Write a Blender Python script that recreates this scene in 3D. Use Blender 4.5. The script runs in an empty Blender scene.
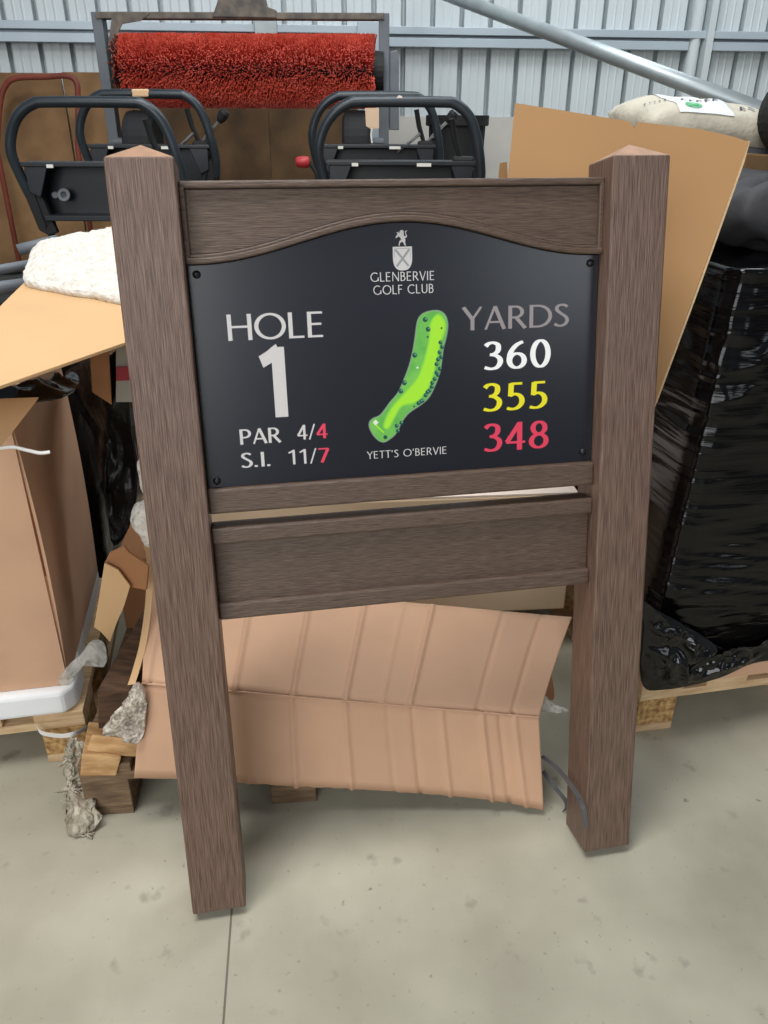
import bpy, bmesh, math, random
from mathutils import Vector, Matrix, noise
random.seed(7)
S = bpy.context.scene
COL = S.collection
# ------------------------------------------------------------------ camera
PITCH, ROLL, FPX, CAMH = 0.466604, 0.004357, 779.69, 1.36698
FW = Vector((0, math.cos(PITCH), -math.sin(PITCH)))
_r = Vector((1, 0, 0)); _u = _r.cross(FW)
RT = _r * math.cos(ROLL) + _u * math.sin(ROLL)
UP = RT.cross(FW)
CAM = Vector((0, 0, CAMH))
cd = bpy.data.cameras.new('camera'); cam = bpy.data.objects.new('camera', cd); COL.objects.link(cam)
cd.sensor_width = 36; cd.lens = 36 * FPX / 1024; cd.clip_start = 0.02
M = Matrix((RT, UP, -FW)).transposed().to_4x4(); M.translation = CAM
cam.matrix_world = M
S.camera = cam
# ------------------------------------------------------------------ light
w = bpy.data.worlds.new('world'); S.world = w; w.use_nodes = True
nt = w.node_tree; bg = nt.nodes['Background']
# soft daylight of the shed: brighter overhead and towards the open doors behind the camera
tc = nt.nodes.new('ShaderNodeTexCoord'); sp = nt.nodes.new('ShaderNodeSeparateXYZ')
nt.links.new(tc.outputs['Generated'], sp.inputs[0])
cr = nt.nodes.new('ShaderNodeValToRGB'); mr = nt.nodes.new('ShaderNodeMapRange')
mr.inputs['From Min'].default_value = -1; mr.inputs['From Max'].default_value = 1
nt.links.new(sp.outputs['Z'], mr.inputs['Value']); nt.links.new(mr.outputs['Result'], cr.inputs['Fac'])
cr.color_ramp.elements[0].position = 0.46; cr.color_ramp.elements[0].color = (0.20, 0.19, 0.18, 1)
cr.color_ramp.elements[1].position = 0.62; cr.color_ramp.elements[1].color = (0.80, 0.88, 1.0, 1)
e_ = cr.color_ramp.elements.new(0.85); e_.color = (0.40, 0.43, 0.50, 1)
nt.links.new(cr.outputs['Color'], bg.inputs['Color']); bg.inputs['Strength'].default_value = 0.24

def area(name, loc, target, size, energy, color=(1, 1, 1)):
    l = bpy.data.lights.new(name, 'AREA'); l.shape = 'RECTANGLE'; l.size, l.size_y = size; l.energy = energy; l.color = color
    o = bpy.data.objects.new(name, l); COL.objects.link(o); o.location = loc
    o.rotation_euler = (Vector(target) - Vector(loc)).to_track_quat('-Z', 'Y').to_euler()
    return o
area('door_daylight', (-1.6, -3.6, 2.5), (0, 1.5, 0.5), (3.8, 3.2), 160, (0.97, 0.985, 1.0))
area('plaque_sheen_light', (4.2, -3.4, 2.7), (0.2, 1.4, 0.9), (2.2, 1.4), 21, (0.90, 0.95, 1.0))  # unseen light added for the sheen on the plaque
area('roof_light_near', (-0.9, 0.8, 4.6), (-0.1, 1.4, 0), (1.0, 2.6), 142, (1.0, 0.99, 0.97))
area('roof_light_far', (1.2, 3.9, 4.6), (0.6, 5.2, 1.2), (4.5, 1.2), 125, (0.90, 0.96, 1.0))
S.view_settings.view_transform = 'Standard'; S.view_settings.look = 'None'
S.view_settings.gamma = 1; S.view_settings.use_curve_mapping = False; S.view_settings.exposure = 0.08

# ------------------------------------------------------------------ helpers
def ray(px, py): return FW + RT * ((px - 384) / FPX) + UP * ((512 - py) / FPX)
def at(px, py, Y):
    d = ray(px, py); return CAM + d * (Y / d.y)
def atz(px, py, z):
    d = ray(px, py); return CAM + d * ((z - CAMH) / d.z)
def onplane(px, py, Q, n):
    d = ray(px, py); return CAM + d * ((Q - CAM).dot(n) / d.dot(n))
def lin(c):
    return tuple(((v / 255) / 12.92 if v / 255 <= 0.04045 else ((v / 255 + 0.055) / 1.055) ** 2.4) for v in c) + (1,)

def mat(name, rgb, rough=0.6, metal=0.0, var=0.0, vscale=8.0, stretch=(1, 1, 1), bump=0.0, bscale=40.0, bstretch=None,
        rgb2=None, spec=0.5, coat=0.0, coord='Object', detail=4.0, bdist=0.004, transmission=0.0, alpha=1.0, lo=0.35, hi=0.65):
    m = bpy.data.materials.new(name); m.use_nodes = True
    n = m.node_tree; b = n.nodes['Principled BSDF']
    b.inputs['Roughness'].default_value = rough; b.inputs['Metallic'].default_value = metal
    b.inputs['Specular IOR Level'].default_value = spec; b.inputs['Coat Weight'].default_value = coat
    b.inputs['Coat Roughness'].default_value = 0.1
    b.inputs['Transmission Weight'].default_value = transmission; b.inputs['Alpha'].default_value = alpha
    c1 = lin(rgb); b.inputs['Base Color'].default_value = c1
    t = n.nodes.new('ShaderNodeTexCoord')
    def mapped(st):
        mp = n.nodes.new('ShaderNodeMapping'); mp.inputs['Scale'].default_value = st
        n.links.new(t.outputs[coord], mp.inputs[0]); return mp.outputs[0]
    if var > 0 or rgb2:
        nz = n.nodes.new('ShaderNodeTexNoise'); nz.inputs['Scale'].default_value = vscale; nz.inputs['Detail'].default_value = detail
        n.links.new(mapped(stretch), nz.inputs['Vector'])
        ramp = n.nodes.new('ShaderNodeValToRGB')
        c2 = lin(rgb2) if rgb2 else tuple(c * (1 - var) for c in c1[:3]) + (1,)
        ramp.color_ramp.elements[0].position = lo; ramp.color_ramp.elements[0].color = c2
        ramp.color_ramp.elements[1].position = hi; ramp.color_ramp.elements[1].color = c1
        n.links.new(nz.outputs['Fac'], ramp.inputs['Fac']); n.links.new(ramp.outputs['Color'], b.inputs['Base Color'])
    if bump > 0:
        nb = n.nodes.new('ShaderNodeTexNoise'); nb.inputs['Scale'].default_value = bscale; nb.inputs['Detail'].default_value = 5
        n.links.new(mapped(bstretch or stretch), nb.inputs['Vector'])
        bp = n.nodes.new('ShaderNodeBump'); bp.inputs['Strength'].default_value = bump; bp.inputs['Distance'].default_value = bdist
        n.links.new(nb.outputs['Fac'], bp.inputs['Height']); n.links.new(bp.outputs['Normal'], b.inputs['Normal'])
    return m

class MB:
    """collects shapes, then links them as one mesh object"""
    def __init__(s): s.bm = bmesh.new()
    def quad_verts(s, vs, fs):
        v = [s.bm.verts.new(x) for x in vs]
        for f in fs:
            try: s.bm.faces.new([v[i] for i in f])
            except ValueError: pass
        return s
    def box(s, lo, hi, m=None):
        x0, y0, z0 = lo; x1, y1, z1 = hi
        vs = [Vector(p) for p in ((x0,y0,z0),(x1,y0,z0),(x1,y1,z0),(x0,y1,z0),(x0,y0,z1),(x1,y0,z1),(x1,y1,z1),(x0,y1,z1))]
        if m is not None: vs = [m @ v for v in vs]
        return s.quad_verts(vs, [(0,3,2,1),(4,5,6,7),(0,1,5,4),(1,2,6,5),(2,3,7,6),(3,0,4,7)])
    def hexa(s, bottom, top):
        vs = [Vector(p) for p in list(bottom) + list(top)]
        return s.quad_verts(vs, [(0,3,2,1),(4,5,6,7),(0,1,5,4),(1,2,6,5),(2,3,7,6),(3,0,4,7)])
    def prism(s, pts, off):
        """polygon pts (3D, planar) extruded by vector off"""
        n = len(pts); off = Vector(off)
        a = [s.bm.verts.new(Vector(p)) for p in pts]; b = [s.bm.verts.new(Vector(p) + off) for p in pts]
        s.bm.faces.new(a); s.bm.faces.new(b[::-1])
        for i in range(n): s.bm.faces.new((a[i], b[i], b[(i+1) % n], a[(i+1) % n]))
        return s
    def tube(s, path, r, seg=12, caps=True):
        path = [Vector(p) for p in path]; n = len(path)
        rs = r if isinstance(r, (list, tuple)) else [r] * n
        rings = []; prev = None
        for i, p in enumerate(path):
            d = (path[min(i+1, n-1)] - path[max(i-1, 0)]).normalized()
            if prev is None:
                a = Vector((0, 0, 1)) if abs(d.z) < .9 else Vector((1, 0, 0))
                x = d.cross(a).normalized()
            else:
                x = (prev - d * prev.dot(d)).normalized()
            prev = x; y = d.cross(x)
            rings.append([s.bm.verts.new(p + (x * math.cos(t) + y * math.sin(t)) * rs[i]) for t in [2*math.pi*k/seg for k in range(seg)]])
        for i in range(n-1):
            for k in range(seg): s.bm.faces.new((rings[i][k], rings[i][(k+1) % seg], rings[i+1][(k+1) % seg], rings[i+1][k]))
        if caps: s.bm.faces.new(rings[0][::-1]); s.bm.faces.new(rings[-1])
        return s
    def lathe(s, prof, o, axis=(0, 0, 1), seg=32):
        """prof: list of (radius, height) along axis"""
        o = Vector(o); ax = Vector(axis).normalized()
        a = Vector((0, 0, 1)) if abs(ax.z) < .9 else Vector((1, 0, 0))
        x = ax.cross(a).normalized(); y = ax.cross(x); rings = []
        for r, h in prof:
            if r < 1e-6: rings.append([s.bm.verts.new(o + ax * h)])
            else: rings.append([s.bm.verts.new(o + ax * h + (x * math.cos(t) + y * math.sin(t)) * r) for t in [2*math.pi*k/seg for k in range(seg)]])
        for A, B in zip(rings, rings[1:]):
            for k in range(seg):
                q = [A[k % len(A)], A[(k+1) % len(A)], B[(k+1) % len(B)], B[k % len(B)]]
                q = [v for i, v in enumerate(q) if v not in q[:i]]
                if len(q) > 2: s.bm.faces.new(q)
        for R in (rings[0], rings[-1]):
            if len(R) > 2: s.bm.faces.new(R)
        return s
    def grid(s, f, nu, nv, thick=None):
        """f(u,v)->point, u,v in 0..1; thick(u,v)->offset vector makes it a closed slab"""
        A = [[s.bm.verts.new(f(i/nu, j/nv)) for j in range(nv+1)] for i in range(nu+1)]
        for i in range(nu):
            for j in range(nv): s.bm.faces.new((A[i][j], A[i+1][j], A[i+1][j+1], A[i][j+1]))
        if thick:
            B = [[s.bm.verts.new(A[i][j].co + thick(i/nu, j/nv)) for j in range(nv+1)] for i in range(nu+1)]
            for i in range(nu):
                for j in range(nv): s.bm.faces.new((B[i][j], B[i][j+1], B[i+1][j+1], B[i+1][j]))
            for i in range(nu):
                s.bm.faces.new((A[i][0], B[i][0], B[i+1][0], A[i+1][0])); s.bm.faces.new((A[i][nv], A[i+1][nv], B[i+1][nv], B[i][nv]))
            for j in range(nv):
                s.bm.faces.new((A[0][j], A[0][j+1], B[0][j+1], B[0][j])); s.bm.faces.new((A[nu][j], B[nu][j], B[nu][j+1], A[nu][j+1]))
        return s
    def radial(s, outline, nrm, prof, thick, rings=10, nz=0.0, nscale=20):
        """filled slab over a star-shaped outline; prof(q) = height of the skin at radius q (0 centre .. 1 rim)"""
        outline = [Vector(p) for p in outline]; n = len(outline); nrm = Vector(nrm).normalized()
        c = sum(outline, Vector()) / n
        def P(q, k, h): 
            p = c + (outline[k] - c) * q
            if callable(nz): return p + nrm * (h + nz(p, q))
            return p + nrm * (h + nz * noise.noise(p * nscale) + nz * .5 * noise.noise(p * nscale * 2.7))
        top = [s.bm.verts.new(P(0, 0, prof(0)))]
        T = [[s.bm.verts.new(P((i+1)/rings, k, prof((i+1)/rings))) for k in range(n)] for i in range(rings)]
        cb = s.bm.verts.new(c - nrm * thick)
        Bt = [s.bm.verts.new(outline[k] - nrm * thick) for k in range(n)]
        for k in range(n):
            k2 = (k+1) % n
            s.bm.faces.new((top[0], T[0][k], T[0][k2]))
            for i in range(rings-1): s.bm.faces.new((T[i][k], T[i+1][k], T[i+1][k2], T[i][k2]))
            s.bm.faces.new((T[-1][k], Bt[k], Bt[k2], T[-1][k2])); s.bm.faces.new((cb, Bt[k2], Bt[k]))
        return s
    def build(s, name, m, parent=None, smooth=False, bevel=0, seg=2, loc=None, flat=False):
        if not flat: bmesh.ops.recalc_face_normals(s.bm, faces=s.bm.faces)
        me = bpy.data.meshes.new(name); 
        if loc is not None:
            loc = Vector(loc)
            for v in s.bm.verts: v.co -= loc
        if smooth:
            for f in s.bm.faces: f.smooth = True
        s.bm.to_mesh(me); s.bm.free(); me.materials.append(m)
        o = bpy.data.objects.new(name, me); COL.objects.link(o)
        if loc is not None: o.location = loc
        if parent: o.parent = parent
        if bevel:
            b = o.modifiers.new('bevel', 'BEVEL'); b.width = bevel; b.segments = seg; b.limit_method = 'ANGLE'; b.angle_limit = math.radians(35)
        return o

def tag(o, label=None, cat=None, group=None, kind=None):
    for k, v in (('label', label), ('category', cat), ('group', group), ('kind', kind)):
        if v: o[k] = v
    return o
def empty(name, loc=(0, 0, 0), rot=None, **kw):
    o = bpy.data.objects.new(name, None); COL.objects.link(o); o.empty_display_size = .1
    o.location = loc
    if rot is not None: o.rotation_euler = rot
    return tag(o, **kw)
def copy_tree(o, parent=None):
    c = o.copy(); COL.objects.link(c)
    if parent: c.parent = parent
    for ch in list(o.children): copy_tree(ch, c)
    return c
def smooth_path(pts, n=8, closed=False):
    pts = [Vector(p) for p in pts]; out = []; L = len(pts)
    rng = range(L) if closed else range(L-1)
    for i in rng:
        g = (lambda k: pts[k % L]) if closed else (lambda k: pts[max(0, min(L-1, k))])
        p0, p1, p2, p3 = g(i-1), g(i), g(i+1), g(i+2)
        for j in range(n):
            t = j/n
            out.append(.5*((2*p1)+(p2-p0)*t+(2*p0-5*p1+4*p2-p3)*t*t+(3*p1-p0-3*p2+p3)*t**3))
    if not closed: out.append(pts[-1])
    return out

# ------------------------------------------------------------------ materials
M_floor = mat('concrete', (183, 179, 160), .72, rgb2=(154, 149, 131), vscale=3.4, detail=10, bump=.15, bscale=60, bdist=.002, lo=.3, hi=.7)
n_ = M_floor.node_tree; b_ = n_.nodes['Principled BSDF']; src = b_.inputs['Base Color'].links[0].from_socket
co = n_.nodes.new('ShaderNodeTexCoord')
for sc, lo, hi, col in ((14, .64, .74, (132, 126, 112)), (75, .66, .72, (140, 133, 118)), (30, .71, .75, (104, 98, 88))):   # stains, grit, scuffs
    nz = n_.nodes.new('ShaderNodeTexNoise'); nz.inputs['Scale'].default_value = sc; nz.inputs['Detail'].default_value = 6
    n_.links.new(co.outputs['Object'], nz.inputs['Vector'])
    rp = n_.nodes.new('ShaderNodeMapRange'); rp.inputs['From Min'].default_value = lo; rp.inputs['From Max'].default_value = hi; rp.inputs['To Max'].default_value = .75
    n_.links.new(nz.outputs['Fac'], rp.inputs['Value'])
    mx = n_.nodes.new('ShaderNodeMix'); mx.data_type = 'RGBA'
    n_.links.new(rp.outputs['Result'], mx.inputs['Factor']); n_.links.new(src, mx.inputs['A']); mx.inputs['B'].default_value = lin(col)
    src = mx.outputs['Result']
n_.links.new(src, b_.inputs['Base Color'])
M_clad = mat('painted_cladding', (198, 206, 208), .45, var=.06, vscale=1.5, stretch=(6, 6, .6))
M_girt = mat('girt_steel', (178, 190, 198), .45, metal=.15, var=.08, vscale=3)
M_dwarf = mat('dwarf_wall', (196, 192, 184), .85, var=.12, vscale=4, bump=.2, bscale=50)
def wood_plastic(name, stretch, lo, hi, c1, c2):
    return mat(name, c1, .42, rgb2=c2, vscale=22, stretch=stretch, detail=10, bump=.55, bscale=22, bdist=.0025, lo=lo, hi=hi, spec=.6)
M_postw = wood_plastic('composite_upright', (36, 36, .8), .33, .70, (134, 108, 93), (72, 50, 39))
M_railw = wood_plastic('composite_rail', (1.8, 40, 40), .32, .72, (110, 90, 75), (66, 49, 39))
M_plaque = mat('plaque_black', (20, 23, 33), .26, spec=.85)
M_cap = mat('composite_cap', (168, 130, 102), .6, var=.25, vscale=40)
M_screw = mat('black_screw', (28, 29, 32), .35, metal=.3)
M_silver = mat('print_silver', (206, 202, 200), .5)
M_dsilver = mat('print_dull_silver', (158, 150, 150), .45, metal=.2)
M_white = mat('print_white', (250, 250, 248), .5)
M_yellow = mat('print_yellow', (236, 226, 30), .5)
M_red = mat('print_red', (226, 62, 92), .5)
M_mhalo = mat('print_halo', (120, 152, 118), .5)
M_mrough = mat('print_rough_green', (92, 176, 74), .5, rgb2=(120, 196, 84), vscale=30)
M_mfair = mat('print_fairway', (166, 232, 48), .5)
M_mtree = mat('print_tree', (14, 74, 62), .5)
M_mtree2 = mat('print_tree_light', (92, 160, 140), .5)
M_card = mat('cardboard', (190, 150, 108), .85, var=.10, vscale=6, stretch=(1, 1, 1), bump=.06, bscale=90)
M_cardb = mat('cardboard_bright', (208, 170, 124), .85, var=.06, vscale=5)
M_cardp = mat('cardboard_pinkish', (206, 165, 134), .85, var=.08, vscale=7, bump=.05, bscale=80)
M_cardo = mat('cardboard_orange', (164, 125, 82), .85, var=.06, vscale=4)
M_cardd = mat('cardboard_dark', (160, 112, 74), .88, var=.15, vscale=5)
M_cardedge = mat('cardboard_edge', (206, 176, 136), .9, var=.25, vscale=220)
M_ply = mat('plywood_old', (156, 120, 80), .85, rgb2=(98, 70, 44), vscale=3.2, detail=10, lo=.3, hi=.75)
M_plyd = mat('plywood_dark', (122, 92, 58), .8, rgb2=(72, 54, 36), vscale=3, detail=8)
M_pine = mat('pine', (206, 168, 118), .8, rgb2=(168, 126, 80), vscale=5, stretch=(2, 14, 14))
M_pine2 = mat('pine_pale', (216, 188, 148), .85, rgb2=(190, 156, 116), vscale=6, stretch=(2, 14, 14))
M_chip = mat('chipboard_block', (206, 168, 112), .9, rgb2=(136, 98, 54), vscale=70, detail=3)
M_oldwood = mat('old_timber', (136, 112, 86), .85, rgb2=(96, 76, 56), vscale=6, stretch=(2, 14, 14))
M_darkwood = mat('dark_timber', (96, 68, 46), .8, rgb2=(60, 42, 28), vscale=6, stretch=(2, 14, 14))
M_foam = mat('white_foam', (230, 226, 217), .8, rgb2=(212, 206, 195), vscale=60, bump=1.0, bscale=70, bdist=.012)
M_black = mat('black_paint', (26, 32, 38), .4, var=.2, vscale=12)
M_tube = mat('tube_paint', (46, 54, 60), .35, metal=.2, var=.2, vscale=10)
M_matt = mat('matt_black', (18, 18, 19), .7)
M_rubber = mat('rubber', (34, 34, 36), .8, bump=.5, bscale=90)
M_chrome = mat('bright_steel', (205, 208, 210), .3, metal=.9)
M_galv = mat('galvanised', (176, 186, 188), .42, metal=.55, var=.15, vscale=9)
M_brist = mat('red_bristle', (230, 104, 84), .5, rgb2=(204, 74, 56), vscale=14)
M_rustf = mat('dusty_steel', (120, 110, 98), .8, rgb2=(84, 80, 76), vscale=16)
M_greyst = mat('grey_steel', (104, 110, 116), .55, var=.2, vscale=8)
M_rustred = mat('rust_red_paint', (128, 58, 44), .6, var=.3, vscale=12)
M_redplas = mat('red_plastic', (176, 44, 50), .45)
M_sticker = mat('sticker_white', (228, 226, 216), .6)
M_wrap = mat('stretch_film_black', (7, 7, 9), .13, bump=.25, bscale=5, bstretch=(.7, .7, 14), bdist=.01, spec=.35)
M_wrapc = mat('crumpled_film_black', (6, 6, 7), .09, bump=.15, bscale=30, bdist=.01, spec=.5)
M_wrapm = mat('loose_film_black', (7, 7, 7), .38, bump=.6, bscale=14, bdist=.02, spec=.25)
M_dirty = mat('dirty_film', (206, 198, 178), .4, rgb2=(138, 128, 108), vscale=34, stretch=(1, 1, .4), bump=1.0, bscale=60, bdist=.02)
M_clear = mat('clear_film', (214, 212, 204), .15, bump=.9, bscale=60, bdist=.012, alpha=.42)
M_bagw = mat('woven_bag_white', (222, 226, 228), .6, bump=.2, bscale=30)
M_bagc = mat('woven_bag_cream', (200, 194, 176), .7, var=.15, vscale=14, bump=.7, bscale=13, bdist=.02)
M_bagd = mat('grey_sack', (58, 58, 61), .75, var=.15, vscale=8, bump=.3, bscale=14, bdist=.02)
M_ink = mat('ink_dark', (50, 54, 60), .6)
M_green = mat('ink_green', (72, 178, 110), .6)
M_mesh = mat('black_netting', (36, 34, 30), .8, rgb2=(10, 10, 10), vscale=60, bump=.9, bscale=60)
M_deck = mat('trailer_boards', (110, 84, 58), .85, rgb2=(80, 60, 42), vscale=5, stretch=(1, 8, 8))
M_strap = mat('strap_grey', (92, 94, 98), .3, metal=.4)
M_strapw = mat('strap_white', (226, 224, 220), .5)
M_joint = mat('floor_joint', (112, 106, 94), .9)

# ------------------------------------------------------------------ setting
TH = math.radians(6); WX = Vector((math.cos(TH), math.sin(TH), 0)); WN = Vector((-math.sin(TH), math.cos(TH), 0)); WQ = Vector((0, 5.8, 0))
def W(s, off, z): return WQ + WX * s - WN * off + Vector((0, 0, z))
o = MB().box((-6, -6, -.1), (6, 9, 0)).build('floor', M_floor); tag(o, kind='structure')
a, b = atz(232, 905, 0), atz(222, 1040, 0)
d = Vector((.0018, 0, 0)); e3 = Vector((0, 0, .0008))
MB().hexa([a-d, a+d, b+d, b-d], [a-d+e3, a+d+e3, b+d+e3, b-d+e3]).build('trim_1', M_joint)['kind'] = 'structure'
# profiled sheet cladding, ribs run vertically
m = MB(); prof = []
P0, PIT = .11, .1875
for k in range(-28, 28):
    c = P0 + k * PIT
    prof += [(c - .0165, 0), (c - .015, -.075), (c + .015, -.075), (c + .0165, 0), (c + .056, 0), (c + .066, .004), (c + .076, 0), (c + .108, 0), (c + .118, .004), (c + .128, 0)]
pts = [(s_, off) for s_, off in prof]
V = [[m.bm.verts.new(W(s_, off, z)) for s_, off in pts] for z in (1.384, 4.2)]
for i in range(len(pts) - 1): m.bm.faces.new((V[0][i], V[0][i+1], V[1][i+1], V[1][i]))
tag(m.build('wall_back', M_clad), kind='structure')
def wbox(s0, s1, o0, o1, z0, z1, mb=None):
    mb = mb or MB()
    return mb.hexa([W(s0, o1, z0), W(s1, o1, z0), W(s1, o0, z0), W(s0, o0, z0)], [W(s0, o1, z1), W(s1, o1, z1), W(s1, o0, z1), W(s0, o0, z1)])
tag(wbox(-5.2, 5.2, -.15, .012, 0, 1.384).build('wall_back_base', M_dwarf), kind='structure')
m = wbox(-5.2, 5.2, .006, .085, 1.845, 1.888); wbox(-5.2, 5.2, .006, .03, 1.80, 1.845, m)
tag(m.build('trim_2', M_girt, bevel=.003), kind='structure')
m = wbox(-5.2, 1.985, .03, .075, 1.778, 1.828); wbox(2.10, 5.2, .03, .075, 1.778, 1.828, m)
tag(m.build('trim_3', M_girt, bevel=.003), kind='structure')
m = MB().tube([W(2.03, .045, 0), W(2.03, .045, 4.2)], .038, 16); wbox(2.085, 2.13, .006, .11, 1.384, 4.2, m)
tag(m.build('trim_4', M_clad), kind='structure')

# ------------------------------------------------------------------ the golf sign
SX = Vector((0.98276672, 0.18485013, 0)); SB = Vector((-0.03675177, 0.19539297, -0)); 
ST = Vector((-0.03675177, 0.19539297, 0.98003617)); SB = Vector((-0.18115982, 0.96314693, -0.19881928)); S0 = Vector((-0.37598853, 1.06586938, 0))
SW, PD, PH = 0.88755, 0.09574, 1.32544
smat = Matrix((SX, SB, ST)).transposed()
sign = empty('golf_hole_sign', S0 + SX * (SW / 2), smat.to_euler(),
             label='brown timber-look golf tee sign with black plaque reading HOLE 1, leaning back on two posts', cat='sign')
def L(a, b, t): return Vector((a - SW / 2, b - PD, t))     # a across, b back from the front face, t up
for a0 in (0, SW - .1):
    m = MB(); c = [(a0, 0), (a0 + .1, 0), (a0 + .1, PD), (a0, PD)]
    v0 = [m.bm.verts.new(L(x, y, 0)) for x, y in c]; v1 = [m.bm.verts.new(L(x, y, PH)) for x, y in c]
    m.bm.faces.new(v0[::-1]); m.bm.faces.new(v1)
    for i in range(4): m.bm.faces.new((v0[i], v0[(i+1) % 4], v1[(i+1) % 4], v1[i]))
    po = m.build('post', M_postw, sign, bevel=.004, seg=3)
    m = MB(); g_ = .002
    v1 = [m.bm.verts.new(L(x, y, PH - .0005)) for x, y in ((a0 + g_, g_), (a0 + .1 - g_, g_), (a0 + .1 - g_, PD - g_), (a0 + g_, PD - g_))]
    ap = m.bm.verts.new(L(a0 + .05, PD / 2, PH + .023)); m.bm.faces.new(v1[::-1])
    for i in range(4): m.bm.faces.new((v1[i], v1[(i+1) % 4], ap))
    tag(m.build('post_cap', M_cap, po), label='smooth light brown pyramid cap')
def arch(a):
    s_ = min(1, abs(a - .444) / .33); return 1.175 + .0575 * (1 + math.cos(math.pi * s_)) / 2
def strip(a0, a1, f0, f1, b0, b1, n=48):
    """slab between curves f0(a) and f1(a)"""
    m = MB(); A = []
    for i in range(n + 1):
        a = a0 + (a1 - a0) * i / n
        A.append([m.bm.verts.new(L(a, bb, t)) for bb, t in ((b0, f0(a)), (b0, f1(a)), (b1, f1(a)), (b1, f0(a)))])
    for i in range(n):
        for k in range(4): m.bm.faces.new((A[i][k], A[i][(k+1) % 4], A[i+1][(k+1) % 4], A[i+1][k]))
    m.bm.faces.new(A[0]); m.bm.faces.new(A[-1][::-1]); return m
PL, PR = .1, SW - .1
board = strip(PL, PR, lambda a: arch(a) + .004, lambda a: 1.288, .035, .075).build('top_board', M_railw, sign, bevel=.002)
strip(PL, PR, lambda a: 1.2845, lambda a: 1.2955, .026, .078, 2).build('moulding', M_railw, board, bevel=.003)
strip(PL, PR, arch, lambda a: arch(a) + .0095, .024, .07).build('moulding', M_railw, board, bevel=.0025)
strip(PL, PR, lambda a: arch(a) + .0085, lambda a: arch(a) + .0145, .0295, .07).build('moulding', M_railw, board, bevel=.002)
strip(PL + .009, PR - .009, lambda a: arch(a) + .014, lambda a: arch(a) + .0156, .0343, .07).build('groove', M_matt, board)
strip(PL + .009, PR - .009, lambda a: 1.2832, lambda a: 1.2848, .0343, .07, 2).build('groove', M_matt, board)
for x0 in (PL, PR - .0085):
    MB().box(L(x0, .026, 1.18), L(x0 + .0085, .06, 1.2865)).build('moulding', M_railw, board, bevel=.002)
# plaque
plaque = strip(PL + .001, PR - .001, lambda a: .8165, lambda a: arch(a) - .0005, .0365, .047).build('plaque', M_plaque, sign, bevel=.001)
tag(plaque, label='black plaque printed with hole number, yardages and a green hole map')
strip(PL, PR, lambda a: .80, lambda a: arch(a) - .001, .047, .062).build('backing_board', M_railw, sign)
for a, t in ((.1148, 1.1601), (.1171, .8284), (.7706, 1.1609), (.7693, .834)):
    MB().lathe([(.0065, 0), (.0065, .0015), (.0058, .0035), (.0035, .0052), (0, .0058)], L(a, .0365, t), (0, -1, 0), 16).build('screw', M_screw, plaque, smooth=True)
def rail(name, t0, t1, b0, b1, bev=.004):
    return MB().box(L(PL, b0, t0), L(PR, b1, t1)).build(name, M_railw, sign, bevel=bev)
rail('rail', .7735, .8165, .024, .072)
low = rail('lower_board', .60, .73, .038, .072)
MB().box(L(PL, .024, .7195), L(PR, .074, .7485)).build('moulding', M_railw, low, bevel=.004)
MB().box(L(PL, .026, .5805), L(PR, .074, .611)).build('moulding', M_railw, low, bevel=.004)

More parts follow.
